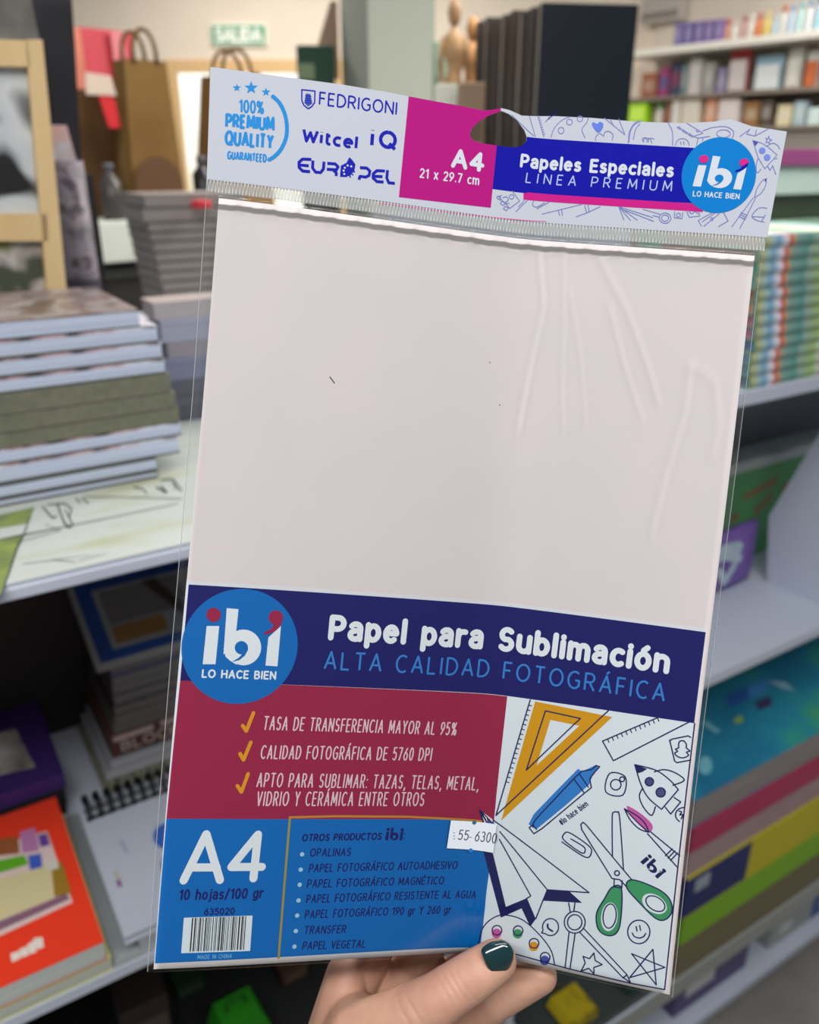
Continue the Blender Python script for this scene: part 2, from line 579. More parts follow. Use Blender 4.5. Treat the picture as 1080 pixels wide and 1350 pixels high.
m_page = page_mat((186, 196, 216))
m_pagegrey = page_mat((176, 172, 170))
m_pagewarm = page_mat((196, 180, 168))
m_floral = ramp_mat('floral_cover', [(0.0, (38, 34, 34)), (.38, (60, 52, 48)), (.45, (126, 120, 120)), (.52, (104, 80, 74)), (.58, (140, 136, 136)), (.66, (88, 70, 60)), (1, (44, 38, 36))], 'noise', 17, rough=0.3, detail=5, spec=.5)
m_floral2 = ramp_mat('rose_print_edge', [(0.3, (58, 50, 54)), (.45, (204, 206, 216)), (.55, (190, 156, 164)), (.65, (66, 58, 60))], 'noise', 26, rough=.4)
m_olive = ramp_mat('olive_linen', [(0.3, (96, 98, 82)), (0.7, (112, 113, 96))], 'noise', 90, rough=.6)
m_darkcover = mat((86, 88, 86), .5)

# sketch pad with a watercolour cover lying on the left shelf
zp = Z1 + .0045
m_water = ramp_mat('watercolour_wash', [(.30, (168, 174, 170)), (.55, (172, 178, 173)), (.68, (162, 166, 144)), (.82, (146, 152, 116))], 'noise', 5.5, (1, 3.2, 1), .45, detail=3)
r = book('drawing_pad', 'thin drawing pad with watercolour park drawing on its cover, under the stack of art pads', 'drawing pad', -.5, .30, .0015, .385, Z1, zp, mat((214, 220, 226)), m_page, ct=.001, top=m_water)
inv = r.matrix_basis.inverted()
m_ink = mat((62, 70, 62), .6); m_grass = ramp_mat('painted_grass', [(.3, (88, 104, 66)), (.7, (126, 142, 66))], 'noise', 30, rough=.5)


def pad_pt(x, y, dz):
    s, b = onz(x, y, zp)
    return inv @ sw(s, b, zp + dz)


mb = MB()
for poly in ([(-20, 790), (2, 783), (22, 722), (30, 704), (-20, 715)], [(-20, 700), (38, 690), (46, 668), (-20, 684)]):
    mb.add([pad_pt(x, y, .00025) for x, y in poly], [list(range(len(poly)))])
onto(kid(r, 'cover'), mb, m_grass)
inks = [[(2, 783, 2.2), (14, 750, 2.6), (22, 725, 3.2), (32, 704, 2.4), (40, 680, 1.2)], [(-10, 714, 2), (30, 706, 2), (90, 694, 1), (160, 680, .8), (235, 664, .7)], [(110, 655, 1), (170, 656, .8), (240, 658, 1)],
        [(56, 668, 2), (70, 684, 2.2), (75, 680, 2)], [(76, 666, 2), (84, 688, 2.6), (90, 696, 3), (96, 693, 2.2), (86, 672, 1.6)], [(62, 666, 1.5), (84, 664, 2), (94, 670, 2), (92, 682, 1.6)],
        [(100, 657, 2), (106, 664, 1.6)], [(108, 657, 2), (117, 664, 2)], [(20, 716, .8), (80, 700, .6), (60, 692, .8)],
        [(176, 642, 2), (190, 646, 1.6), (194, 652, 1.4)], [(205, 642, 2), (220, 650, 2.6), (212, 640, 1.6)], [(212, 634, 1.5), (228, 632, 2), (238, 646, 2.4), (240, 648, 1)], [(228, 636, 1.4), (232, 646, 1.8)], [(30, 744, .6), (120, 732, .4)], [(70, 738, 1), (100, 742, .6)], [(105, 740, .6), (140, 730, .4)]]
mb = MB()
for ln in inks:
    for (xa, ya, wa), (xb, yb, wb) in zip(ln, ln[1:]):
        L = math.hypot(xb - xa, yb - ya); nx, ny = -(yb - ya) / L / 2, (xb - xa) / L / 2
        q = [(xa + nx * wa, ya + ny * wa), (xa - nx * wa, ya - ny * wa), (xb - nx * wb, yb - ny * wb), (xb + nx * wb, yb + ny * wb)]
        mb.add([pad_pt(x, y, .0005) for x, y in q], [[0, 1, 2, 3]])
onto(kid(r, 'cover'), mb, m_ink)

# the stack of art pads on it: right end top corner / right end bottom corner in the photo, kind
STK = [((183, 408), 'f'), ((207, 429), 'w'), ((213, 451), 'w'), ((217, 473), 'w'), ((223, 492), 'g'), ((230, 516), 'g'), ((235, 537), 'g'), ((238, 556), 'w'), ((235, 575), 'w'), ((206, 603), 'd'), ((207, 620), 'd')]
BF = .187
zs = [onb(*p, BF) for p, k in STK]
zs.append((0, zp + .0005))
DESC = {'f': 'white-edged art pad with a grey floral cover', 'w': 'white-edged art pad with a rose printed cover', 'g': 'art pad with an olive spine', 'd': 'shorter white-edged art pad'}
for i, ((p, k), (s, zt)) in enumerate(zip(STK, zs)):
    zb = zs[i + 1][1] + (.0006 if i < len(STK) - 1 else 0)
    lab = DESC[k] + (', lowest of the stack left of the packet' if i == len(STK) - 1 else ', %s of the stack left of the packet' % ORD[i])
    dep = .2 if i == 0 else .19
    cov = {'f': m_darkcover, 'w': m_darkcover, 'g': m_olive, 'd': m_darkcover}[k]
    book('art_pad', lab, 'art pad', s - .34, s, BF + random.uniform(-.001, .001), BF + dep, zb, zt, cov, m_page, 'front' if k == 'g' else None, 'art pads stacked left of the packet',
         ct=.0024 if k in 'dw' else .0016, top={'f': m_floral, 'w': m_floral2}.get(k), over=.0)

# pinkish pads behind it
m_pinkcov = ramp_mat('pale_pink_cover', [(.4, (150, 138, 136)), (.6, (164, 150, 147))], 'wave', 60, rough=.6)
top_z = onb(190, 400, .40)[1]
PK = ['pale pink lined pad, topmost of the low stack behind the art pads', 'grey pad with pale blue edge under the pale pink lined pad', 'grey pad third down in the low stack behind the art pads', 'blue-grey pad fourth down in the low stack behind the art pads', 'thick dark grey pad at the bottom of the low stack behind the art pads']
hts = [.022, .03, .022, .03]
zt = top_z
for i, lab in enumerate(PK):
    zb = zt - hts[i] if i < 4 else Z1
    book('paper_pad', lab, 'pad', .262 + .006 * (i % 3), .56, .395 - .22 * 0, .45, zb + .0004, zt, [m_pinkcov, mat((150, 156, 176)), mat((126, 122, 128)), mat((112, 118, 140)), mat((84, 84, 92))][i], page_mat([(166, 160, 160), (150, 152, 166), (138, 134, 140), (120, 124, 142), (98, 98, 106)][i]), group='pads in the low stack behind the art pads', top=m_pinkcov if i == 0 else None)
    zt = zb

# grey stack farther back
b_g = .98
gz = [onb(235, y, b_g)[1] for y in (256, 274, 293, 306, 318, 332, 345, 358, 371, 384, 398)]
gz.append(Z1)
gs = [onb(x, 300, b_g)[0] for x in (194, 190, 196, 197, 199, 200, 202, 203, 205, 206, 208)]
for i in range(11):
    lab = 'grey-edged pad, %s of the tall stack behind the packet\'s upper left corner' % ORD[i]
    book('paper_pad', lab, 'pad', gs[i], gs[i] + .2, b_g, b_g + .16, gz[i + 1] + .002, gz[i], mat((120, 112, 106)), page_mat((148, 140, 134)), group='grey pads in the tall stack', yaw=0, ct=.003)
# red eraser-like box on the ledge of that stack
s_, z_ = onb(262, 282, b_g - .01)
r = shelf_root('tape_roll', s_, b_g - .03, gz[1], 'small red roll lying at the left corner of the tall grey stack', 'roll')
mb = MB(); mb.lathe([(.008, 0), (.018, 0), (.019, .002), (.019, .012), (.018, .014), (.008, .014)], n=24); mb.build('roll', mat((206, 52, 62)), r, True)
mb = MB(); mb.lathe([(.0065, .0005), (.0085, .0005), (.0085, .0135), (.0065, .0135)], n=24); mb.build('core', mat((200, 180, 150)), r, True)

# striped notebooks
STR = [(0, (92, 142, 126)), (.012, (178, 178, 108)), (.085, (150, 184, 190)), (.12, (104, 154, 186)), (.165, (190, 202, 214)), (.195, (226, 206, 214)), (.222, (182, 62, 70)), (.248, (204, 148, 92)), (.27, (128, 156, 148)), (.40, (84, 146, 136)), (.425, (138, 164, 158)), (.56, (150, 182, 108)), (.62, (196, 204, 196)), (.66, (206, 110, 140)), (.76, (120, 164, 178)), (.86, (90, 150, 134))]
m_stripe = ramp_mat('striped_cover', STR, 'x', 1, (4.0, 1, 1), .45, 'LINEAR')
for nd in m_stripe.node_tree.nodes:
    if nd.type == 'MAPPING':
        nd.inputs['Location'].default_value = (.5, 0, 0)
nzt, nzb = onb(1000, 312, 0)[1], Z1B
n = 12
ctint = [(170, 150, 120), (156, 140, 130), (90, 150, 130), (100, 150, 140), (178, 122, 98), (190, 140, 100), (176, 110, 130), (168, 110, 140), (84, 110, 150), (96, 130, 150), (110, 140, 150), (120, 130, 140)]
for i in range(n):
    zt = nzt + (nzb - nzt) * i / n
    zb = nzt + (nzb - nzt) * (i + 1) / n
    xl = (1008, 1001, 1000, 997, 1001, 999, 999, 998, 997, 991, 990, 990)[i]
    s0 = onb(xl, (312, 329, 346, 363, 380, 397, 414, 431, 447, 465, 482, 499)[i], .004)[0]
    lab = 'notebook with pastel striped spine, %s' % ('topmost of the twelve right of the packet' if i == 0 else 'lowest of the twelve right of the packet' if i == n - 1 else '%s of the twelve in the stack right of the packet' % ORD[i])
    book('striped_notebook', lab, 'notebook', s0, s0 + .25, .004 + random.uniform(0, .002), .17, zb + .0004, zt, m_stripe, page_mat(ctint[i]), 'front', 'striped notebooks right of the packet', ct=.0016, round_spine=True)

# ------------------------------------------------------------------ left lower compartment
zo = onb(137, 1241, 0)[1]
so = onb(137, 1241, 0)[0]
r = book('picture_book', 'orange-red picture book on the lower left shelf, cartoon picture on its cover', 'book', so - .42, so, 0, .255, Z2 + .02, zo, mat((232, 62, 36), .4), page_mat((196, 204, 200)), None, ct=.0014)
inv = r.matrix_basis.inverted()


def cover_pt(x, y, z, dz):
    s, b = onz(x, y, z)
    return inv @ sw(s, b, z + dz)


def patch(name, polys, z, mats, parent, dz=.0006):
    mb = MB()
    for k, (poly, mi) in enumerate(polys):
        mb.add([cover_pt(x, y, z, dz + .00012 * k) for x, y in poly], [list(range(len(poly)))], mi)
    return onto(kid(parent, 'cover', 'box_body'), mb, mats)


patch('cover_picture', [
    ([(-60, 1262), (96, 1190), (62, 1096), (-60, 1130)], 0), ([(-60, 1254), (92, 1186), (88, 1178), (-60, 1240)], 1),
    ([(-60, 1240), (72, 1184), (70, 1140), (-60, 1176)], 2), ([(-60, 1160), (-5, 1153), (38, 1140), (32, 1128), (-60, 1148)], 3),
    ([(-60, 1135), (26, 1126), (24, 1104), (-60, 1112)], 4), ([(30, 1126), (52, 1122), (46, 1092), (26, 1098)], 5), ([(40, 1148), (56, 1144), (54, 1126), (37, 1129)], 6),
    ([(54, 1118), (66, 1115), (62, 1100), (50, 1102)], 7), ([(72, 1184), (94, 1178), (82, 1138), (68, 1142)], 8), ([(62, 1150), (78, 1146), (76, 1134), (60, 1138)], 9)],
    zo, [mat((216, 196, 190)), mat((132, 96, 116)), mat((206, 196, 150)), mat((92, 168, 36)), mat((148, 86, 48)), mat((178, 122, 170)), mat((62, 92, 186)), mat((98, 66, 150)), mat((150, 118, 40)), mat((206, 204, 190))], r)
patch('title_lettering', [([(14, 1258), (26, 1254), (27, 1264), (16, 1269)], 0), ([(26, 1252), (36, 1248), (38, 1260), (28, 1263)], 0), ([(36, 1246), (46, 1240), (48, 1256), (39, 1259)], 0), ([(44, 1238), (56, 1236), (58, 1249), (49, 1253)], 0)], zo, [mat((226, 218, 206))], r)
book('workbook', 'pale yellow-edged workbook lying under the orange picture book', 'book', so - .42, so + .004, .001, .25, Z2, Z2 + .0196, mat((206, 208, 140), .5), page_mat((190, 196, 184)), None, ct=.0035)

# dark box with a purple book on it, behind the orange book
sp, zp2 = onb(84, 1019, .27)
r = shelf_root('archive_box', sp - .21, .365, Z2, 'black cardboard box behind the orange picture book', 'box')
mb = MB(); mb.box((-.21, -.095, 0), (.205, .09, zp2 - Z2 - .022), r=.002); mb.build('box_body', mat((24, 26, 32), .6), r)
mb = MB(); mb.box((-.212, -.097, zp2 - Z2 - .05), (.207, .092, zp2 - Z2 - .0215), r=.002); mb.build('box_lid', mat((30, 32, 40), .6), r)
r = book('album', 'purple album with a grey picture on its cover lying on the black box', 'album', sp - .42, sp, .27, .455, zp2 - .021, zp2, mat((66, 44, 110), .4), page_mat((52, 52, 66)), 'front', ct=.002)
inv = r.matrix_basis.inverted()
m_greypic = ramp_mat('grey_photo_print', [(.3, (92, 90, 84)), (.55, (168, 166, 156)), (.7, (206, 206, 206))], 'noise', 22, rough=.4)
patch('cover_picture', [([(-60, 1035), (47, 1012), (20, 960), (-60, 985)], 0)], zp2, [m_greypic], r)

# stack at the back: pads, brown boxed block, white pads
BB = .30
yz = lambda y, x=150: onb(x, y, BB)[1]
sl = lambda x, y: onb(x, y, BB)[0]
rows = [(876, 893, (44, 58, 104), (118, 116, 112), 'pad with a navy cover'), (893, 905, (92, 92, 92), (120, 118, 114), 'grey pad'), (905, 916, (92, 92, 92), (118, 116, 112), 'grey pad'), (916, 929, (70, 70, 72), (116, 114, 110), 'grey pad'),
        (933, 945, (40, 40, 42), (118, 112, 108), 'grey pad'), (945, 956, (92, 90, 88), (116, 112, 108), 'grey pad'), (956, 969, (96, 92, 90), (112, 108, 104), 'grey pad')]
xl = [143, 146, 147, 148, 149, 149, 148]
for i, (ya, yb, cc, pc_, nm) in enumerate(rows):
    s0 = sl(xl[i], ya)
    z0_ = yz(yb) + .0003
    if i == 3:
        z0_ = yz(933) + .0003
    book('writing_pad', nm + ', %s under the blue-framed book in the shaded back stack' % ORD[i], 'pad', s0, s0 + .24, BB, .455, z0_, yz(ya), mat(cc, .5), page_mat(pc_), group='pads in the shaded back stack', ct=.0016 if i not in (0, 3) else .004)
s0 = sl(146, 985)
zt, zb = yz(969) - .0002, yz(1000)
r = shelf_root('paper_block', s0 + .12, (BB + .455) / 2, zb, 'brown wrapped block marked BLOCK in the shaded back stack', 'block of paper')
mb = MB(); mb.box((-.12, -.0775, 0), (.12, .0775, zt - zb), r=.001); mb.build('wrapper', mat((88, 60, 52), .5), r)
mb = MB(); wall_text(mb, 'BLOCK', (-.105, -.0778, .008), (1, 0, 0), (0, 0, 1), .014, .078, .0016)
mb.box((-.115, -.0781, .026), (-.06, -.0776, .034)); mb.box((-.05, -.0781, .027), (0, -.0776, .035))
onto(kid(r, 'wrapper'), mb, mat((186, 168, 158), .5))
for i, (ya, yb, xx, lab) in enumerate(((1000, 1011, 143, 'white pad just under the brown block in the shaded back stack'), (1011, 1024, 136, 'white pad with a grey cover, second under the brown block'))):
    s0 = sl(xx, ya)
    book('writing_pad', lab, 'pad', s0, s0 + .24, BB - .004, .45, yz(yb) + .0003, yz(ya) - .0003, mat((150, 154, 158)), page_mat((196, 198, 204)), ct=.0012)
m_leafy = ramp_mat('leafy_print', [(.35, (96, 100, 84)), (.5, (172, 176, 164)), (.65, (120, 122, 100))], 'wave', 14, rough=.5)
s0 = sl(132, 1028)
book('art_pad', 'pad with a grey-green swirled cover at the bottom of the shaded back stack', 'art pad', s0, s0 + .26, .262, .45, Z2, yz(1024) - .0003, mat((120, 120, 112)), page_mat((150, 148, 140)), top=m_leafy)
# book with a blue frame leaning on top of the back stack
s0, z0_ = onb(126, 877, BB - .012)
r = shelf_root('framed_cover_book', s0 + .125, BB - .012, yz(876) + .0015, 'book with a blue-framed cover lying tilted on top of the shaded back stack', 'book')
r.rotation_euler = (math.radians(22), 0, SHELF_YAW)
mb = MB(); mb.box((-.125, 0, 0), (.125, .15, .0015)); mb.box((-.125, 0, .0085), (.125, .15, .010)); mb.build('cover', mat((150, 156, 150)), r)
mb = MB(); mb.box((-.122, .001, .0015), (.123, .148, .0085)); mb.build('page_block', page_mat((150, 150, 146)), r)
mb = MB(); zc = .0103
for a, b in (((-.118, .006), (.12, .022)), ((-.118, .022), (-.098, .148)), ((-.098, .132), (.12, .148))):
    mb.box((a[0], a[1], .0099), (b[0], b[1], zc))
mb.box((-.09, .03, .0099), (-.02, .06, zc), 1); mb.box((-.09, .064, .0099), (.02, .126, zc), 2)
for k in range(6):
    x_ = .03 + .012 * k; mb.lathe([(.010, .0099), (.010, .0104)], (x_, .05 + .016 * (k % 3), 0), 12, 3)
mb.add([(-.03, .128, zc + .0002), (-.01, .128, zc + .0002), (.03, .022, zc + .0002), (.018, .022, zc + .0002)], [[0, 3, 2, 1]], 4)
onto(kid(r, 'cover'), mb, [mat((36, 74, 138)), mat((150, 116, 66)), mat((120, 118, 112)), mat((122, 62, 66)), mat((70, 60, 52))])

# spiral pad, white, rings at its far edge
ss, zsp = onb(164, 1236, .002)
r = shelf_root('spiral_pad', ss + .12, .118, zsp - .012, 'white spiral pad with black wire rings and blue dots, on the lower left shelf', 'spiral notebook')
mb = MB(); mb.box((-.12, -.116, .010), (.12, .116, .012), r=.0006); mb.box((-.12, -.116, 0), (.12, .116, .0012)); mb.build('cover', mat((176, 184, 196), .5), r)
mb = MB(); mb.box((-.118, -.114, .0014), (.118, .114, .0098)); mb.build('page_block', page_mat((198, 204, 212)), r)
mb = MB()
for k in range(17):
    x = -.112 + k * .0136
    for dx in (0, .0038):
        mb.tube([(x + dx + .0008 * math.cos(t), .103 + .0235 * math.cos(t), .0075 + .019 * math.sin(t)) for t in [math.radians(-40 + 262 * j / 14) for j in range(15)]], .0017, n=6)
mb.box((-.115, .080, .0121), (.115, .086, .0126)); mb.box((-.115, .098, .0121), (.115, .102, .0126))
mb.build('wire_binding', mat((16, 17, 20), .35), r, True)
inv = r.matrix_basis.inverted()
circ = lambda cx, cy, rx, ry, n=24: [(cx + rx * math.cos(2 * math.pi * k / n), cy + ry * math.sin(2 * math.pi * k / n)) for k in range(n)]
patch('cover_print', [(circ(221, 1103, 19, 17), 0), (circ(229, 1142, 17, 19), 1), ([(150, 1150), (153, 1148), (159, 1160), (155, 1162)], 3), ([(153, 1163), (158, 1160), (161, 1168), (157, 1171)], 2), ([(157, 1110), (161, 1108), (170, 1124), (166, 1126)], 4)], zsp, [mat((40, 92, 178)), mat((28, 40, 104)), mat((132, 62, 130)), mat((170, 168, 130)), mat((150, 160, 190))], r)
book('writing_pad', 'white pad lying under the white spiral pad', 'pad', ss + .012, ss + .26, .004, .19, Z2 + .0085, zsp - .0126, mat((120, 124, 128)), page_mat((176, 180, 184)))
book('clear_folder', 'thin grey plastic folder lying flat beside the orange picture book', 'folder', so + .006, ss + .25, .001, .255, Z2 + .0003, Z2 + .008, mat((150, 158, 160), .25), mat((176, 182, 184)), ct=.0012)

# things in the dark bottom compartment
zc3 = onb(300, 1345, .22)[1] - .05
r = shelf_root('darkening_crate', .22, .235, Z3, 'wide charcoal crate added to darken the bottom compartment', 'crate')  # invented crate, added so the bottom compartment reads near-black
mb = MB(); mb.box((-.30, -.2, 0), (.30, .2, zc3 - Z3 - .012), r=.004); mb.build('crate_body', mat((30, 31, 31), .6), r)
mb = MB(); mb.box((-.304, -.204, zc3 - Z3 - .03), (.304, .204, zc3 - Z3), r=.004); mb.build('crate_lid', mat((34, 36, 36), .6), r)
for sg_ in (-1, 1):
    mb = MB(); mb.box((sg_ * .2 - .04, -.212, zc3 - Z3 - .05), (sg_ * .2 + .04, -.204, zc3 - Z3 - .034), r=.002); mb.build('clasp', mat((60, 62, 62)), r)
s_, z_ = onb(312, 1328, .2)
r = shelf_root('gift_bag', s_, .2, zc3, 'bright green bag standing on the charcoal crate in the bottom compartment', 'bag')
hb = z_ - zc3
mb = MB(); mb.prism([(-.04, 0), (.04, 0), (.046, hb * .5), (.03, hb), (-.03, hb), (-.046, hb * .5)], 'y', -.025, .025); mb.build('bag_body', mat((44, 140, 30), .4), r)
mb = MB(); mb.tube([(-.016, 0, hb), (-.014, 0, hb + .02), (.014, 0, hb + .02), (.016, 0, hb)], .002); mb.build('handle', mat((36, 110, 26)), r, True)
for x, y, b, wdt, c, lab in ((190, 1325, .22, .07, (58, 46, 40), 'dark brown box on the charcoal crate, left of the green bag'), (392, 1318, .26, .05, (70, 50, 38), 'small tan box on the charcoal crate, right of the green bag'), (255, 1322, .33, .05, (34, 56, 38), 'dark green box on the charcoal crate, between brown box and green bag')):
    s_, z_ = onb(x, y, b)
    z_ = max(z_, zc3 + .03)
    r = shelf_root('carton', s_, b + .03, zc3, lab, 'box')
    mb = MB(); mb.box((-wdt / 2, -.03, 0), (wdt / 2, .03, z_ - zc3), r=.002); mb.build('box_body', mat(c), r)
    mb = MB(); mb.box((-wdt / 2 + .005, -.0305, (z_ - zc3) * .3), (wdt / 2 - .005, -.0295, (z_ - zc3) * .8)); onto(kid(r, 'box_body'), mb, mat(tuple(min(255, v + 30) for v in c)))

# ------------------------------------------------------------------ right compartment
bg_ = .25
sa, za = onb(940, 628, bg_); sb_, zb_ = onb(1062, 580, bg_)
r = shelf_root('game_box', 1.45, bg_ + .03, Z2B, 'green box with red marks and white rim at the back of the right compartment', 'box')
hb = (za + zb_) / 2 - Z2B
mb = MB(); mb.box((-.40, -.03, 0), (.42, .03, hb - .022), r=.002); mb.build('box_body', mat((80, 144, 90), .5), r)
mb = MB(); mb.box((-.402, -.032, hb - .022), (.422, .032, hb), r=.003); mb.build('lid_rim', mat((168, 176, 174), .4), r)
mb = MB()
for (x, zf, wx, hz, sk) in ((-.10, .62, .10, .012, .02), (-.06, .42, .05, .016, .03), (-.13, .44, .02, .016, .0), (-.2, .3, .05, .016, .0), (.02, .58, .08, .012, .03), (-.26, .55, .04, .015, 0)):
    mb.add([(x, -.0305, hb * zf), (x + wx, -.0305, hb * zf + sk), (x + wx, -.0305, hb * zf + sk + hz), (x, -.0305, hb * zf + hz)], [[0, 1, 2, 3]])
onto(kid(r, 'box_body'), mb, mat((142, 92, 62)))
bp_ = .17
sR, zTop = onb(1011, 690, bp_); sL = onb(930, 720, bp_)[0]
r = shelf_root('pencil_pouch', (sL + sR) / 2 - .06, bp_ + .02, Z2B, 'purple pouch with pale lettering leaning in the right compartment', 'pouch')
W_, H_ = (sR - sL) + .12, zTop - Z2B
mb = MB()
nx_, nz_ = 24, 12
for sgn in (-1, 1):
    vs, fs = [], []
    for j in range(nz_ + 1):
        for i in range(nx_ + 1):
            u, v = i / nx_, j / nz_
            bul = (max(0, 1 - (2 * u - 1) ** 4) ** .6) * (max(0, 1 - (2 * v - 1) ** 4) ** .6)
            vs.append(((u - .5) * W_, sgn * (.002 + .022 * bul), v * H_ + .004 * math.sin(u * 9) * v))
    for j in range(nz_):
        for i in range(nx_):
            q = [j * (nx_ + 1) + i, j * (nx_ + 1) + i + 1, (j + 1) * (nx_ + 1) + i + 1, (j + 1) * (nx_ + 1) + i]
            fs.append(q if sgn < 0 else q[::-1])
    mb.add(vs, fs)
m_purple = ramp_mat('purple_fabric', [(.35, (96, 66, 138)), (.6, (118, 92, 168)), (.75, (140, 100, 160))], 'noise', 11, rough=.5)
mb.build('pouch_body', m_purple, r, True)
mb = MB()
x0_ = onb(930, 700, bp_)[0] - ((sL + sR) / 2 - .06)
wall_text(mb, 'R', (x0_ + .03, -.0255, H_ * .58), (1, 0, 0), (0, 0, 1), H_ * .26, .075, .009)
wall_text(mb, 'V', (x0_ + .052, -.0255, H_ * .26), (1, 0, 0), (0, 0, 1), H_ * .22, .04, .008)
mb.box((x0_ + .002, -.0262, H_ * .27), (x0_ + .042, -.0252, H_ * .44), 1)
onto(kid(r, 'pouch_body'), mb, [mat((178, 196, 206)), mat((176, 150, 62))])
mb = MB(); mb.box((-W_ / 2 + .006, -.003, H_ - .006), (W_ / 2 - .006, .003, H_ + .003), r=.0015); mb.build('zip', mat((70, 46, 110)), r)

# stack on the shelf below it
m_teal = ramp_mat('teal_cover', [(.30, (34, 110, 150)), (.48, (44, 142, 168)), (.56, (58, 158, 140)), (.66, (92, 170, 80)), (.74, (60, 96, 160))], 'noise', 4.2, rough=.45)
yy = [965, 996, 1022, 1050, 1094, 1122, 1160]
zz = [onb(1080, y, 0)[1] for y in yy]
zz[-1] = Z3B
items = [('colouring_book', 'colouring book with a teal and green cover, topmost of the lower right stack', 'book', m_teal, (150, 142, 140)),
         ('colouring_book', 'book with a crimson spine, second in the lower right stack', 'book', mat((168, 46, 84)), (168, 120, 130)),
         ('colouring_book', 'pinkish grey book between the crimson and the yellow one in the lower right stack', 'book', mat((176, 150, 152)), (172, 148, 148)),
         ('activity_book', 'thick book with a yellow spine and navy end in the lower right stack', 'book', mat((186, 176, 28)), (150, 150, 70)),
         ('activity_book', 'lime green book under the yellow one in the lower right stack', 'book', mat((120, 172, 26)), (120, 150, 50)),
         ('activity_book', 'olive brown book at the bottom of the lower right stack', 'book', mat((112, 104, 70)), (126, 118, 92))]
for i, (nm, lab, cat, m_, pc_) in enumerate(items):
    s0 = onb(919 - 3 * i, yy[i] + 78, 0)[0]
    front = i in (1, 3, 4)
    r = book(nm, lab, cat, s0, s0 + .75, .0, .24, zz[i + 1] + .0004, zz[i], m_, page_mat(pc_), 'front' if front else None, ct=.004)
    if i == 3:
        h_ = zz[3] - zz[4]
        mb = MB(); mb.box((-.3765, -.1245, .004), (-.19, -.121, h_ - .004)); mb.box((-.3765, -.124, .004), (-.3755, .0, h_ - .004))
        mb.box((-.35, -.1252, h_ * .55), (-.31, -.1244, h_ * .85), 1)
        onto(kid(r, 'cover'), mb, [mat((28, 40, 96)), mat((150, 160, 170))])
    if i == 0:
        inv = r.matrix_basis.inverted()
        polys = [([(958, 915), (990, 905), (984, 925), (960, 934)], 0), ([(985, 905), (1012, 896), (1012, 912), (990, 922)], 1), ([(996, 925), (1016, 918), (1018, 930), (1000, 938)], 2), ([(968, 948), (978, 944), (980, 952), (970, 955)], 3), ([(1012, 898), (1036, 900), (1048, 912), (1030, 908)], 4), ([(925, 955), (945, 968), (950, 964), (930, 950)], 5), (circ(930, 1010, 9, 12), 5)]
        patch('cover_picture', polys, zz[0], [mat((44, 96, 170)), mat((70, 140, 200)), mat((64, 60, 104)), mat((150, 180, 60)), mat((150, 190, 210)), mat((120, 190, 206))], r, .0008)
# price rail and boxes on the base board
mb = MB(); mb.box((.66, -.003, Z3B - .05), (1.92, .0, Z3B - .002)); mb.build('price_rail', mat((150, 154, 150), .4), uB)
for x, y0_, wd, c, lab in ((905, 1245, .24, (86, 78, 120), 'violet carton on the base board below the lower right stack'), (1010, 1262, .16, (150, 154, 152), 'grey-white carton right of the violet one on the base board'), (1075, 1185, .2, (60, 84, 142), 'blue carton at the right end of the base board')):
    s_, z_ = onb(x, y0_, .03)
    z_ = min(z_, Z3B - .07)
    r = shelf_root('carton', s_ + wd / 2, .12, .1, lab, 'box')
    hb = max(.08, z_ - .1)
    mb = MB(); mb.box((-wd / 2, -.09, 0), (wd / 2, .09, hb), r=.003); mb.build('box_body', mat(c), r)
    mb = MB(); mb.box((-wd / 2 + .03, -.0908, hb * .35), (0, -.0898, hb * .75)); onto(kid(r, 'box_body', 'bag_body', 'pouch_body', 'green_panel', 'block_body'), mb, mat((188, 190, 190)))
s_, b_0 = onz(800, 1318, Z3B + .02)
book('file_folder', 'dark grey-green folder lying flat under the packet\'s lower right corner', 'folder', s_ - .17, s_ + .12, .004, b_0 + .16, Z3B, Z3B + .02, mat((58, 66, 64), .5), page_mat((90, 98, 96)), None, ct=.002)
s_, b_0 = onz(772, 1356, Z3B + .02)
b_0 = max(b_0, .045)
r = shelf_root('small_pouch', s_, b_0, Z3B + .0203, 'small yellow pouch lying on the dark grey-green folder', 'pouch')
mb = MB(); mb.prism([(-.034, 0), (.034, 0), (.04, .014), (.03, .03), (-.03, .03), (-.04, .014)], 'y', -.03, .03); mb.build('pouch_body', ramp_mat('yellow_print', [(.5, (170, 152, 24)), (.66, (110, 94, 22))], 'noise', 30), r)
mb = MB(); mb.tube([(-.016, .03, .02), (-.012, .045, .02), (.012, .045, .02), (.016, .03, .02)], .002); mb.build('handle', mat((80, 70, 20)), r, True)
s_, b_0 = onz(868, 1322, Z3B + .04)
r = shelf_root('pencil_case', s_, max(b_0, .05), Z3B + .0203, 'dark green case lying at the right end of the dark grey-green folder', 'case')
mb = MB(); mb.box((-.03, -.04, 0), (.03, .05, .03), r=.008); mb.build('case_body', mat((20, 52, 46), .5), r)
mb = MB(); mb.box((-.031, -.035, .014), (.031, .045, .0165), r=.001); mb.build('zip', mat((70, 90, 84), .4), r)

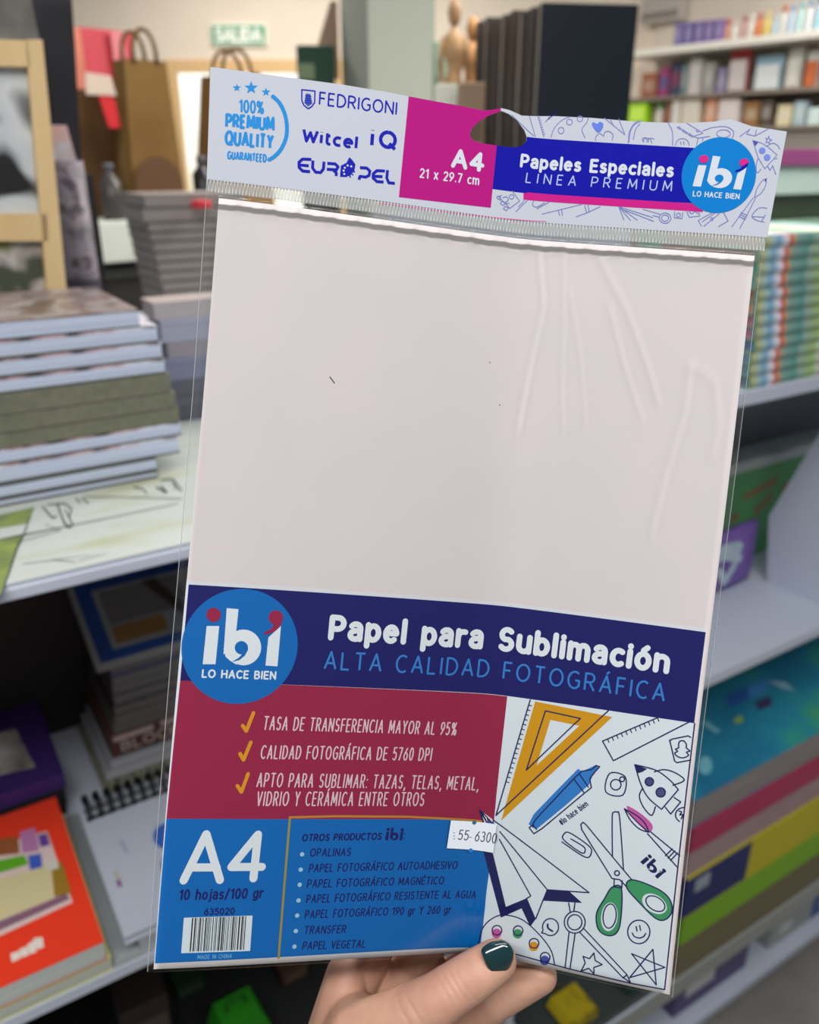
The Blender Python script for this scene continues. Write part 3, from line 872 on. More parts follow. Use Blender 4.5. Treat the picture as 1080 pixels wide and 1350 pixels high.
# ------------------------------------------------------------------ wooden display frame and prints on the left
m_wood = ramp_mat('pale_pine', [(.35, (206, 176, 126)), (.65, (226, 198, 150))], 'noise', 9, (1, 1, .12), .5)
m_bw = ramp_mat('black_white_print', [(.40, (28, 28, 30)), (.46, (190, 196, 200)), (.55, (204, 208, 208)), (.62, (120, 124, 124)), (.7, (24, 26, 26))], 'noise', 9, rough=.5, detail=2)
m_bw2 = ramp_mat('floral_canvas', [(.38, (70, 74, 60)), (.5, (186, 176, 170)), (.58, (120, 128, 70)), (.68, (150, 100, 84))], 'noise', 14, rough=.5, detail=3)
bf = .50
r = shelf_root('wooden_easel', *onb(66, 200, bf)[:1], bf, Z1, 'pale pine easel holding black and white prints, standing left behind the art pads', 'easel')
inv = r.matrix_basis.inverted()
fp = lambda x, y, db=0: inv @ sw(onb(x, y, bf)[0], bf + db, onb(x, y, bf)[1])


def bar(pa, pb, pc_, pd, t=.022):
    """straight bar between two photo edges (four corners in one plane), t metres deep"""
    mb = MB()
    a = [fp(*p) for p in (pa, pb, pc_, pd)]
    k = [v + Vector((0, t, 0)) for v in a]
    mb.add(a + k, [[0, 3, 2, 1], [4, 5, 6, 7], [0, 1, 5, 4], [1, 2, 6, 5], [2, 3, 7, 6], [3, 0, 4, 7]])
    return mb


bar((34, 52), (56, 52), (89, 395), (63, 395)).build('post', m_wood, r)
bar((-70, 50), (36, 53), (40, 88), (-70, 86)).build('rail', m_wood, r)
bar((-70, 282), (62, 282), (64, 318), (-70, 318)).build('rail', m_wood, r)
mb = MB(); a = [fp(*p, .012) for p in ((-70, 86), (38, 86), (58, 284), (-70, 284))]; k = [v + Vector((0, .006, 0)) for v in a]
mb.add(a + k, [[0, 3, 2, 1], [4, 5, 6, 7], [0, 1, 5, 4], [1, 2, 6, 5], [2, 3, 7, 6], [3, 0, 4, 7]]); mb.build('print', m_bw, r)
mb = MB(); a = [fp(*p, .012) for p in ((-70, 318), (64, 318), (70, 395), (-70, 395))]; k = [v + Vector((0, .006, 0)) for v in a]
mb.add(a + k, [[0, 3, 2, 1], [4, 5, 6, 7], [0, 1, 5, 4], [1, 2, 6, 5], [2, 3, 7, 6], [3, 0, 4, 7]]); mb.build('print', m_bw2, r)


def prism_px(name, pts, b, depth, m, label, cat, group=None, base=None):
    """upright object whose front outline was measured in the plane at depth b behind the shelf front"""
    q = [onb(x, y, b) for x, y in pts]
    if base is not None:
        zl = min(z for s, z in q)
        q = [(s, base if abs(z - zl) < .02 else z) for s, z in q]
    cs = sum(s for s, z in q) / len(q); z0 = min(z for s, z in q)
    r = shelf_root(name, cs, b + depth / 2, z0, label, cat, group)
    return r, [(s - cs, z - z0) for s, z in q]


# grey marbled upper print above the frame, dark fabric banner, marbled roll
r, q = prism_px('canvas_print', [(-60, -25), (36, -25), (52, 52), (-60, 52)], .56, .02, None, 'grey blurred canvas above the pine frame at the top left', 'canvas', base=None)
mb = MB(); mb.prism(q, 'y', -.01, .01); mb.build('canvas', ramp_mat('grey_canvas', [(.4, (70, 70, 66)), (.6, (134, 132, 124))], 'noise', 8), r)
mb = MB(); mb.box((min(p[0] for p in q), -.006, Z1 - r.location.z), (min(p[0] for p in q) + .02, .008, 0)); mb.build('stand_leg', mat((40, 38, 36)), r)
bb2 = .70
r, q = prism_px('fabric_banner', [(34, -25), (92, -25), (98, 60), (106, 215), (96, 250), (70, 250), (62, 150)], bb2, .05, None, 'tall black fabric bag with pale flower marks standing behind the pine frame', 'bag')
zb_ = r.location.z
mb = MB(); mb.prism(q, 'y', -.03, .03)
mb.build('bag_body', ramp_mat('black_flower_fabric', [(.54, (30, 29, 34)), (.60, (52, 50, 56)), (.68, (150, 160, 170))], 'noise', 9, rough=.6, detail=2), r)
mb = MB(); sx = [p[0] for p in q]; mb.box((min(sx) + .06, -.02, Z1 - zb_), (max(sx) - .03, .02, .02)); mb.build('support', mat((40, 38, 40)), r)
r, q = prism_px('pattern_card', [(66, 165), (88, 165), (102, 215), (98, 232), (72, 232)], .684, .01, None, 'small orange and white card between the pine frame and the black bag', 'card')
zb_ = r.location.z
mb = MB(); mb.prism(q, 'y', -.004, .004); mb.build('card_face', ramp_mat('orange_white_print', [(.45, (206, 204, 212)), (.55, (206, 120, 70)), (.65, (190, 150, 160))], 'noise', 9), r)
mb = MB(); mb.box((-.01, -.003, Z1 - zb_), (.01, .003, .01)); mb.build('stand_leg', mat((160, 150, 140)), r)
s_, z_ = onb(103, 300, .64)
r = shelf_root('paper_roll', s_, .66, Z1, 'upright roll of grey marbled paper right of the pine frame', 'roll')
zt = onb(98, 212, .64)[1] - Z1
mb = MB(); mb.lathe([(.006, 0), (.024, 0), (.024, zt), (.020, zt), (.018, zt - .01), (.006, zt - .012)], n=28); mb.build('roll', ramp_mat('marbled_paper', [(.38, (50, 46, 52)), (.48, (112, 106, 114)), (.57, (134, 124, 132)), (.64, (66, 58, 66))], 'noise', 18, detail=3), r, True)
mb = MB(); mb.lathe([(.0245, zt * .44), (.0248, zt * .45), (.0248, zt * .5), (.0245, zt * .51)], n=28); mb.build('band', mat((64, 60, 70)), r, True)

# ------------------------------------------------------------------ gift bags on the unit behind
tC = 2.2
pA, pB_ = at(60, 290, tC), at(420, 290, 2.75)
e_ = (pB_ - pA); e_[2] = 0; Lc = np.linalg.norm(e_); e_ /= Lc
yawC = math.atan2(e_[1], e_[0])
zC = at(160, 292, 2.32)[2]
r = empty('display_counter', (pA[0], pA[1], 0), yawC, 'white display counter far behind carrying the gift bags', 'counter')
mb = MB(); mb.box((-.3, 0, zC - .11), (Lc, .5, zC), r=.004); mb.build('counter_top', mat((206, 210, 200), .5), r)
mb = MB(); mb.box((-.25, .06, 0), (Lc - .05, .45, zC - .11)); mb.build('cabinet', mat((52, 50, 46), .6), r)
mb = MB(); mb.box((-.25, .052, zC - .16), (Lc - .05, .06, zC - .13)); mb.build('rail', mat((90, 90, 84)), r)


def onv(x, y, off=.0):           # vertical plane of that counter, off metres behind its front
    N = np.array([-e_[1], e_[0], 0.0])
    r_ = ray(x, y)
    t = ((pA - C0) @ N + off) / (r_ @ N)
    p = C0 + r_ * t
    return float((p - pA) @ e_), float(p[2])


def bag(px, off, label, m_, mh, depth=.1, handles=True, name='paper_bag', cat='bag'):
    """px: top-left, top-right, bottom-right, bottom-left"""
    q = [onv(x, y, off) for x, y in px]
    w0, w1 = abs(q[2][0] - q[3][0]) / 2, abs(q[1][0] - q[0][0]) / 2
    ce, ct_ = (q[2][0] + q[3][0]) / 2, (q[0][0] + q[1][0]) / 2
    h = (q[0][1] + q[1][1]) / 2 - zC
    N = np.array([-e_[1], e_[0], 0.0])
    p = pA + e_ * ce + N * (off + depth / 2)
    r = empty(name, (p[0], p[1], zC), yawC, label, cat)
    k = ct_ - ce
    mb = MB(); d = depth / 2
    vs = [(-w0, -d, 0), (w0, -d, 0), (w0, d, 0), (-w0, d, 0), (k - w1, -d * .6, h), (k + w1, -d * .6, h), (k + w1, d * .6, h), (k - w1, d * .6, h), (-w0 * .99, 0, h * .35), (w0 * .99, 0, h * .35), (k - w1 * .9, 0, h), (k + w1 * .9, 0, h)]
    mb.add(vs, [[0, 1, 5, 4], [2, 3, 7, 6], [0, 3, 2, 1], [0, 4, 10, 8], [0, 8, 3], [8, 10, 7, 3], [1, 9, 11, 5], [1, 2, 9], [9, 2, 6, 11], [4, 5, 11, 10], [10, 11, 6, 7]])
    mb.build('bag_body', m_, r)
    if handles:
        for sg_ in (-1, 1):
            mb = MB()
            mb.tube([(k + w1 * .55 * math.cos(t), sg_ * d * .6, h - .01 + .085 * math.sin(t) ** .7) for t in [math.pi * j / 12 for j in range(13)]], .006, n=6)
            mb.build('handle', mh, r, True)
    return r, h, w0, k


m_kraft = ramp_mat('kraft_paper', [(.35, (112, 84, 46)), (.6, (124, 95, 56)), (.75, (104, 74, 42))], 'noise', 6, rough=.8, spec=.1)
m_kdark = mat((92, 66, 42), .8, .1)
m_twist = mat((110, 84, 54), .8, .1)
rb, hb, w0, kk = bag([(168, 78), (224, 78), (246, 262), (176, 262)], .06, 'tan kraft paper bag with twisted handles on the far counter', m_kraft, m_twist, .12)
mb = MB(); mb.lathe([(.0, .0), (.075, .0), (.075, .003), (.0, .003)], n=24)
o = mb.build('printed_badge', mat((92, 62, 36)), rb, loc=(.0, -.063, hb * .22)); o.rotation_euler = (math.pi / 2, 0, 0)
bag([(100, 118), (170, 118), (172, 262), (112, 262)], .19, 'dark brown bag behind the pink paper, left of the tan kraft bag', m_kdark, m_kdark, .1, False)
rp_, hp_, _, _ = bag([(104, 36), (180, 40), (176, 264), (118, 264)], .30, 'pink and red gift bag standing left behind the tan kraft bag', mat((206, 72, 84), .5), mat((206, 72, 84)), .08, False)
mb = MB(); mb.box((-.09, -.046, hp_ * .45), (-.03, -.0405, hp_ * .99), 0); mb.box((.06, -.046, hp_ * .55), (.10, -.0405, hp_ * .99), 1); onto(kid(rp_, 'box_body', 'bag_body', 'pouch_body', 'green_panel', 'block_body'), mb, [mat((220, 132, 108)), mat((226, 134, 140))])
q0, q1 = onv(130, 168, .10), onv(152, 112, .10)
pm = pA + e_ * ((q0[0] + q1[0]) / 2) + np.array([-e_[1], e_[0], 0]) * .105
r = empty('hanging_ribbon', (pm[0], pm[1], q0[1]), yawC, 'bright red ribbon with a white tag hanging over the dark brown bag', 'ribbon')
hh_ = q1[1] - q0[1]
mb = MB(); mb.prism([(-.0, 0), (.035, .0), (.02, hh_), (-.025, hh_)], 'y', -.004, .004); mb.build('ribbon_tail', mat((206, 38, 44)), r)
mb = MB(); mb.prism([(-.055, hh_ * .75), (.03, hh_ * .75), (.02, hh_ * 1.2), (-.05, hh_ * 1.25)], 'y', -.009, -.004); mb.build('paper_tag', mat((206, 186, 170)), r)
bag([(282, 101), (352, 101), (362, 262), (276, 262)], .10, 'kraft paper bag whose looped handles show above the packet', m_kraft, m_twist, .1)
for x, y, c, lab in ((140, 215, (70, 66, 64), 'dark jar on the far counter left of the tan kraft bag'), (262, 205, (34, 34, 34), 'black bottle on the far counter between kraft bag and packet')):
    ee, zz_ = onv(x, y, .08)
    pm = pA + e_ * ee + np.array([-e_[1], e_[0], 0]) * .07
    r = empty('bottle', (pm[0], pm[1], zC), yawC, lab, 'bottle')
    hb = zz_ - zC
    mb = MB(); mb.lathe([(.028, 0), (.03, .006), (.03, hb * .7), (.014, hb * .82), (.012, hb * .9)], n=20); mb.build('bottle_body', mat(c, .2), r, True)
    mb = MB(); mb.lathe([(.015, hb * .88), (.015, hb), (.010, hb)], n=16); mb.build('cap', mat((90, 92, 94)), r, True)

# green plant-like dark display near the column
pd_ = at(420, 137, 3.6)
r = empty('display_stand', (pd_[0], pd_[1], 0), 0, 'dark green display stand with a brown board leaning on it, beside the column', 'display stand')
z0_, z1_ = at(420, 140, 3.6)[2], at(420, 64, 3.6)[2]
wS = 50 / FPX * 3.6 / 2
mb = MB(); mb.box((-wS, -.05, 0), (wS, .05, z0_)); mb.build('stand_base', mat((60, 62, 58)), r)
mb = MB(); mb.box((-wS, -.04, z0_), (wS * .9, .04, z1_ - .0), r=.008); mb.build('green_panel', mat((36, 70, 52), .6), r)
mb = MB(); mb.box((-wS * .9, -.045, z0_ + .10), (-wS * .1, -.0385, z0_ + .16)); mb.box((-wS * .9, -.045, z0_ + .03), (wS * .3, -.0385, z0_ + .05)); onto(kid(r, 'box_body', 'bag_body', 'pouch_body', 'green_panel', 'block_body'), mb, mat((120, 140, 110)))
mb = MB(); mb.prism([(-wS * .3, z1_ - .06), (wS * 1.1, z0_ + .1), (wS * 1.1, z1_ + .17), (wS * .75, z1_ + .17)], 'y', .045, .06); mb.build('brown_board', mat((176, 146, 124)), r)

# ------------------------------------------------------------------ black portfolios and figures on the tall unit behind the packet
tE = 1.9
cE = at(705, 180, tE)
thE = math.radians(8)
zE = at(740, 205, tE)[2]
r = empty('tall_display_unit', (cE[0], cE[1], 0), thE, 'tall white display unit behind the packet with black portfolios on top', 'shelf unit')
mb = MB(); mb.box((-.36, -.04, zE - .03), (.27, .42, zE), r=.003); mb.build('top_board', m_board, r)
mb = MB(); mb.box((-.34, .0, 0), (.25, .40, zE - .03)); mb.build('cabinet', m_boardshade, r)
ex = np.array([math.cos(thE), math.sin(thE), 0]); ey = np.array([-math.sin(thE), math.cos(thE), 0])
zT = at(760, 14, tE)[2]
wP = 127 / FPX * tE
m_blk = mat((24, 32, 42), .35); m_spine = ramp_mat('portfolio_edges', [(.4, (76, 66, 60)), (.6, (104, 92, 84))], 'noise', 30, (1, 1, .05), .5)
N_P = 8
for i in range(N_P):
    y_ = .036 * i + .0
    p = cE + ex * (wP / 2 - .012 * i) + ey * (y_ + .012)
    lab = 'black portfolio standing upright, %s of the row of eight behind the packet' % ('front one' if i == 0 else 'rearmost' if i == N_P - 1 else ORD[i] + ' from the front')
    r = empty('portfolio', (p[0], p[1], zE), thE, lab, 'portfolio', 'black portfolios on the tall unit')
    hP = (zT - zE) * (1 - .012 * (i % 3) * (i > 0))
    mb = MB(); mb.box((-wP / 2, -.012, 0), (wP / 2, -.009, hP), r=.001); mb.box((-wP / 2, .015, 0), (wP / 2, .018, hP), r=.001); mb.box((wP / 2 - .004, -.012, 0), (wP / 2, .018, hP), r=.001); mb.build('cover', m_blk if i == 0 else mat((66, 57, 51), .5), r)
    mb = MB(); mb.box((-wP / 2 + .002, -.0088, .003), (wP / 2 - .005, .0148, hP - .004)); mb.build('page_block', m_spine if i % 2 else mat((150, 138, 124)), r)
# wooden figures and small boxes left of them
m_figw = ramp_mat('figure_wood', [(.4, (150, 118, 84)), (.6, (176, 140, 98))], 'noise', 20, rough=.5)
for x, yt, lab, sc in ((598, 4, 'taller wooden manikin beside the black portfolios', 1.0), (622, 26, 'shorter honey-coloured wooden manikin next to the black portfolios', .85)):
    t_ = 2.05 if sc == 1 else 2.16
    p = at(x, 100, t_); zt = at(x, yt, t_)[2]
    r = empty('wooden_manikin', (p[0], p[1], zE), thE, lab, 'figurine')
    h = zt - zE
    m_ = m_figw if sc == 1 else mat((186, 134, 82), .5)
    mb = MB(); mb.lathe([(.019, 0), (.02, .004), (.02, .012), (.018, .016)], n=24); mb.lathe([(.004, .015), (.004, h * .42)], n=8); mb.build('stand', m_, r, True)
    mb = MB(); mb.lathe([(.004, h * .38), (.022, h * .42), (.02, h * .5), (.014, h * .56), (.024, h * .66), (.026, h * .76), (.01, h * .81), (.006, h * .83)], n=18); mb.build('torso', m_, r, True)
    mb = MB(); mb.lathe([(.004, h * .82), (.014, h * .86), (.017, h * .92), (.012, h * .98), (.003, h)], n=18); mb.build('head', m_, r, True)
    for s_ in (-1, 1):
        mb = MB(); mb.tube([(s_ * .026, 0, h * .76), (s_ * .034, .0, h * .6), (s_ * .03, -.01, h * .46), (s_ * .03, -.012, h * .40)], [.008, .006, .006, .007], n=8); mb.build('arm', m_, r, True)
        mb = MB(); mb.tube([(s_ * .011, 0, h * .44), (s_ * .013, -.006, h * .26), (s_ * .013, .0, h * .08), (s_ * .013, -.018, .022)], [.010, .008, .006, .007], n=8); mb.build('leg', m_, r, True)
for x0, x1, yt, t, c, lab in ((571, 583, 56, 2.10, (150, 172, 150), 'pale green upright box left of the wooden manikins'), (583, 595, 58, 2.14, (190, 200, 182), 'pale cream upright box beside the pale green one, behind the manikins'), (574, 606, 110, 1.96, (206, 206, 190), 'low white box in front of the pale green one')):
    p = at((x0 + x1) / 2, 100, t); wB = (x1 - x0) / FPX * t
    zt = at((x0 + x1) / 2, yt, t)[2]
    r = empty('small_box', (p[0], p[1] + .02, zE), thE, lab, 'box')
    mb = MB(); mb.box((-wB / 2, -.015, 0), (wB / 2, .015, zt - zE), r=.002); mb.build('box_body', mat(c), r)
    mb = MB(); mb.box((-wB * .36, -.0156, (zt - zE) * .3), (wB * .36, -.0148, (zt - zE) * .7)); onto(kid(r, 'box_body', 'bag_body', 'pouch_body', 'green_panel', 'block_body'), mb, mat(tuple(int(v * .8) for v in c)))
p = at(622, 128, 1.93)
r = empty('wood_block', (p[0], p[1], zE), thE, 'brown wooden block at the left end of the portfolios', 'block')
hB = at(622, 110, 1.93)[2] - zE
mb = MB(); mb.box((-.03, -.02, 0), (.028, .02, hB), r=.003); mb.build('block_body', mat((136, 112, 88)), r)
mb = MB(); mb.box((-.024, -.0206, hB * .2), (.022, -.0196, hB * .5)); onto(kid(r, 'box_body', 'bag_body', 'pouch_body', 'green_panel', 'block_body'), mb, mat((96, 76, 60)))

# ------------------------------------------------------------------ wall shelves and goods, right
zU = WA[2]
zM = onw(950, 122)[1]
zL = onw(950, 168)[1]
r = empty('wall_shelving', tuple(ww(0, 0, 0)), WYAW, 'white wall shelving full of small goods at the upper right', 'shelf unit')
for z, nm in ((zU, 'shelf_board'), (zM, 'shelf_board'), (zL, 'shelf_board')):
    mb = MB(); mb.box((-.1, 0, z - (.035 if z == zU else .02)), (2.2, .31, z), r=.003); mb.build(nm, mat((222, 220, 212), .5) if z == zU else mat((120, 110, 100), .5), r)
mb = MB(); mb.box((-.1, .295, zL - .5), (2.2, .318, zU + .35)); mb.build('back_panel', mat((206, 196, 184), .6), r)
mb = MB(); mb.box((-.06, .02, 0), (2.15, .29, zL - .02)); mb.build('cabinet', mat((130, 124, 116), .6), r)


def goods(x0, x1, yt, board, kind, c, lab, dep=.05, c2=None):
    z0 = {'U': zU, 'M': zM, 'L': zL}[board]
    e0, zt = onw((x0 + x1) / 2, yt, dep)
    wd = abs(onw(x1, yt, dep)[0] - onw(x0, yt, dep)[0]) * .88
    h = max(.03, zt - z0)
    p = ww(e0, dep + .03, z0)
    name = {'box': 'carton', 'bottle': 'bottle', 'pouch': 'pouch', 'blister': 'blister_pack'}[kind]
    catn = {'box': 'box', 'bottle': 'bottle', 'pouch': 'pouch', 'blister': 'package'}[kind]
    r = empty(name, tuple(p), WYAW, lab, catn, 'goods on the wall shelves')
    c2 = c2 or tuple(int(v * .55 + 90) for v in c)
    mb = MB()
    if kind == 'box':
        mb.box((-wd / 2, -.03, 0), (wd / 2, .03, h), r=.003); mb.build('box_body', mat(c), r)
        mb = MB(); mb.box((-wd * .36, -.0308, h * .3), (wd * .36, -.0298, h * .75)); onto(kid(r, 'box_body', 'bag_body', 'pouch_body', 'green_panel', 'block_body'), mb, mat(c2))
    elif kind == 'bottle':
        q = wd / 2
        mb.lathe([(q * .9, 0), (q, h * .04), (q, h * .6), (q * .55, h * .74), (q * .5, h * .8)], n=18); mb.build('bottle_body', mat(c, .3), r, True)
        mb = MB(); mb.lathe([(q * .62, h * .78), (q * .6, h * .97), (q * .4, h)], n=16); mb.build('cap', mat(c2), r, True)
    elif kind == 'pouch':
        mb.prism([(-wd * .42, 0), (wd * .42, 0), (wd * .5, h * .35), (wd * .44, h * .8), (wd * .5, h), (-wd * .5, h), (-wd * .44, h * .8), (-wd * .5, h * .35)], 'y', -.018, .018); mb.build('pouch_body', mat(c), r)
        mb = MB(); mb.box((-wd * .3, -.0188, h * .3), (wd * .3, -.0178, h * .7)); onto(kid(r, 'box_body', 'bag_body', 'pouch_body', 'green_panel', 'block_body'), mb, mat(c2))
    else:
        mb.box((-wd / 2, -.002, 0), (wd / 2, .002, h), r=.001); mb.build('backing_card', mat(c2), r)
        mb = MB(); mb.box((-wd * .42, -.022, h * .05), (wd * .42, -.002, h * .74), r=.008); mb.build('bubble', mat(c, .25), r)


k_ = 0
for x in (890, 903, 917, 930, 943):
    goods(x, x + 12, 30 - k_ * 1.2, 'U', 'box', (112 + 4 * k_, 104, 160), 'violet carton, %s from the left on the upper wall shelf' % ('first' if k_ == 0 else ORD[k_]), .06, (140, 132, 176)); k_ += 1
BT = [(957, 24, (206, 150, 120), (190, 92, 70)), (967, 26, (214, 214, 206), (206, 200, 190)), (979, 20, (190, 150, 146), (170, 96, 92)), (989, 18, (214, 212, 204), (220, 220, 214)), (999, 16, (206, 120, 60), (190, 90, 60)), (1010, 14, (206, 186, 96), (210, 190, 120)), (1021, 18, (176, 200, 206), (196, 206, 206)), (1032, 6, (206, 206, 200), (190, 92, 40)), (1043, 4, (176, 196, 216), (130, 160, 200)), (1055, 0, (170, 206, 206), (120, 180, 190)), (1067, -2, (206, 212, 216), (96, 140, 190)), (1079, -6, (130, 176, 196), (60, 110, 150))]
BN = ['peach', 'ivory', 'dusty rose', 'white', 'orange', 'yellow', 'pale blue', 'white orange-capped', 'light blue', 'aqua', 'silver blue-capped', 'steel blue']
for (x, yt, c, c2), nm in zip(BT, BN):
    goods(x - 4.6, x + 4.6, yt, 'U', 'bottle', c, '%s bottle in the bottle row on the upper wall shelf' % nm, .07, c2)
MG = [(843, 868, 96, 'pouch', (150, 92, 66), 'rust brown pouch left end of the middle wall shelf', None), (868, 883, 88, 'pouch', (150, 60, 110), 'magenta pouch second on the middle wall shelf', (84, 90, 140)), (884, 899, 80, 'pouch', (62, 66, 96), 'navy pouch third on the middle wall shelf', (130, 60, 90)), (900, 909, 84, 'box', (104, 128, 128), 'grey-teal carton right of the navy pouch', None), (910, 928, 76, 'box', (196, 192, 190), 'pale grey carton on the middle wall shelf', None), (928, 945, 82, 'box', (150, 148, 146), 'mid grey carton right of the pale grey one', None), (945, 958, 90, 'pouch', (140, 132, 168), 'lilac pouch beside the mid grey carton', None),
      (960, 990, 62, 'blister', (206, 200, 198), 'pale blister pack with a red header on the middle wall shelf', (186, 66, 72)), (993, 1034, 72, 'blister', (222, 228, 232), 'large white blister pack with a blue-grey header', (140, 176, 190)), (1037, 1060, 62, 'blister', (214, 214, 206), 'white blister pack right of the large one', (206, 206, 196)), (1062, 1082, 66, 'blister', (206, 112, 66), 'orange blister pack at the right end of the middle wall shelf', (200, 206, 200))]
for x0, x1, yt, kd, c, lab, c2 in MG:
    goods(x0, x1, yt, 'M', kd, c, lab, .10, c2)
LG = [(828, 856, 130, 'box', (158, 214, 30), 'lime green carton at the left end of the low wall shelf', (190, 230, 90)), (863, 872, 134, 'bottle', (206, 204, 196), 'white bottle with a green cap beside the lime green carton', (92, 186, 50)), (875, 884, 131, 'bottle', (150, 96, 70), 'brown bottle on the low wall shelf', (206, 150, 130)), (887, 899, 128, 'box', (212, 208, 200), 'white carton right of the brown bottle', None), (900, 926, 126, 'box', (206, 198, 182), 'cream carton on the low wall shelf', None), (929, 946, 128, 'pouch', (206, 146, 112), 'salmon pouch on the low wall shelf', None), (947, 977, 131, 'box', (206, 196, 194), 'wide pinkish white carton on the low wall shelf', None), (979, 1003, 134, 'pouch', (142, 104, 60), 'tan brown pouch on the low wall shelf', None), (1005, 1021, 132, 'box', (76, 66, 58), 'dark brown carton on the low wall shelf', None), (1023, 1046, 138, 'pouch', (206, 196, 160), 'cream yellow pouch on the low wall shelf', None), (1048, 1064, 134, 'box', (156, 176, 182), 'grey-blue carton near the right end of the low wall shelf', None), (1066, 1084, 142, 'box', (190, 214, 214), 'pale aqua carton at the right end of the low wall shelf', None)]
for x0, x1, yt, kd, c, lab, c2 in LG:
    goods(x0, x1, yt, 'L', kd, c, lab, .02, c2)
# grey duct-like box on the wall above the shelves
e0, z0_ = onw(868, 28, .2); e1, z1_ = onw(902, -12, .2)
r = empty('wall_heater', tuple(ww(e0, .29, z0_)), WYAW, 'grey box unit mounted on the wall left of the violet cartons', 'heater')
mb = MB(); mb.box((-.16, -.06, 0), (.12, .02, z1_ - z0_), r=.01); mb.build('housing', mat((172, 166, 160), .5), r)
mb = MB(); mb.box((-.14, -.064, .02), (.10, -.059, .05)); mb.build('vent', mat((120, 116, 112), .5), r)

# low unit with the purple price rail, right of the packet
bG = .95
s0, zr1 = onb(1015, 205, bG); s1, _ = onb(1110, 195, bG)
zr0 = onb(1040, 218, bG)[1]
r = shelf_root('shelving_unit', s0 - .02, bG, 0, 'greenish white shelving unit with a purple price rail, right of the packet', 'shelf unit')
zA = (onb(1040, 197, bG)[1])
mb = MB(); mb.box((0, 0, zA - .02), (1.7, .45, zA)); mb.build('shelf_board', mat((150, 130, 120)), r)
mb = MB(); mb.box((0, -.006, zr0), (1.7, 0, zA + .002), r=.001); mb.build('price_rail', mat((126, 62, 108), .4), r)
zq = onb(1040, 256, bG)[1]
mb = MB(); mb.box((0, .002, zq), (1.7, .02, zr0)); mb.build('front_panel', mat((166, 186, 178), .3), r)
zq2 = onb(1040, 292, bG)[1]
mb = MB(); mb.box((0, .05, zq2), (1.7, .45, zq)); mb.build('cabinet', mat((94, 106, 84), .5), r)
mb = MB(); mb.box((0, .0, 0), (1.7, .45, zq2)); mb.build('base_cabinet', mat((128, 158, 140), .4), r)

# ------------------------------------------------------------------ the packet: one bent sheet, (u, v) in mm on the paper
PK_ROT = (0.062055, -0.013447, 0.095714)
PK_T = (16.513, 36.667, 343.12)
PK_BEND = (0.12199, 0.043822, 0.074332, 0.00035)     # V-shaped trough, deeper towards the bottom
PK_S2 = 4.8745 ** 2 + 25
PK_C = (120.42, 10.354)
PK_IN = (-0.13981, -0.067984, 0.40155, 0.43214, -0.37707, 0.49365, 0.60897, -0.05154, 0.34139, -0.56575, -0.31174, 0.096028, -0.78071)
_th = math.sqrt(sum(v * v for v in PK_ROT)); _k = np.array(PK_ROT) / _th
_K = np.array([[0, -_k[2], _k[1]], [_k[2], 0, -_k[0]], [-_k[1], _k[0], 0]])
PK_R = np.eye(3) + math.sin(_th) * _K + (1 - math.cos(_th)) * _K @ _K


def surf_cam(u, v, off=0.0):
    """camera-frame mm; off = mm in front of the sheet"""
    u = np.asarray(u, float); v = np.asarray(v, float)
    t = v / 297.0
    uc = PK_C[0] + PK_C[1] * t
    A = PK_BEND[0] + PK_BEND[1] * t + PK_BEND[2] * t * t + PK_BEND[3] * t ** 3
    s = math.sqrt(PK_S2)
    e = u - uc
    g = np.sqrt(e * e + s * s) - s
    k = 1 / np.sqrt(1 + (A * g / np.sqrt(e * e + 1)) ** 2)
    e = e * k; u = uc + e
    g = np.sqrt(e * e + s * s) - s
    wv = -A * g + PK_BEND[3] * 0 + .016797 * np.sin(np.pi * t) * 10
    U = (u - 105) / 105.0; T = 2 * t - 1; c = PK_IN
    tc = np.clip(t, 0, 1)
    du = np.sin(np.pi * tc) * (c[0] * U + c[1]) + c[2] * np.sin(2 * np.pi * tc)
    dv = c[3] * U + c[4] * U * T + c[5] * U ** 2 + c[6] * U ** 2 * T + c[7] * U ** 3 + c[8] * U ** 3 * T + c[9] * U ** 2 * T * T + c[10] * U * T * T + c[11] * U ** 4 + c[12] * U ** 4 * T
    P = np.stack([u - 105 + du, v - 148.5 + dv, wv - off], -1)
    return P @ PK_R.T + np.array(PK_T)


def S(u, v, off=0.0):
    return cam2w(surf_cam(u, v, off))


_ug, _vg = np.meshgrid(np.linspace(-12, 222, 59), np.linspace(-64, 306, 75))


def _proj(u, v):
    q = surf_cam(u, v)
    return FPX * q[..., 0] / q[..., 2] + 540, FPX * q[..., 1] / q[..., 2] + 675


_gx, _gy = _proj(_ug, _vg)


def PX(x, y):
    """where a photo point lies on the sheet, (u, v) mm"""
    i = np.argmin((_gx - x) ** 2 + (_gy - y) ** 2)
    u, v = float(_ug.flat[i]), float(_vg.flat[i])
    for _ in range(6):
        a, b = _proj(u, v); a1, b1 = _proj(u + .1, v); a2, b2 = _proj(u, v + .1)
        J = np.array([[a1 - a, a2 - a], [b1 - b, b2 - b]]) / .1
        d = np.linalg.solve(J, [x - a, y - b])
        u += float(d[0]); v += float(d[1])
    return (u, v)


PKL = lambda pts: [PX(x, y) for x, y in pts]


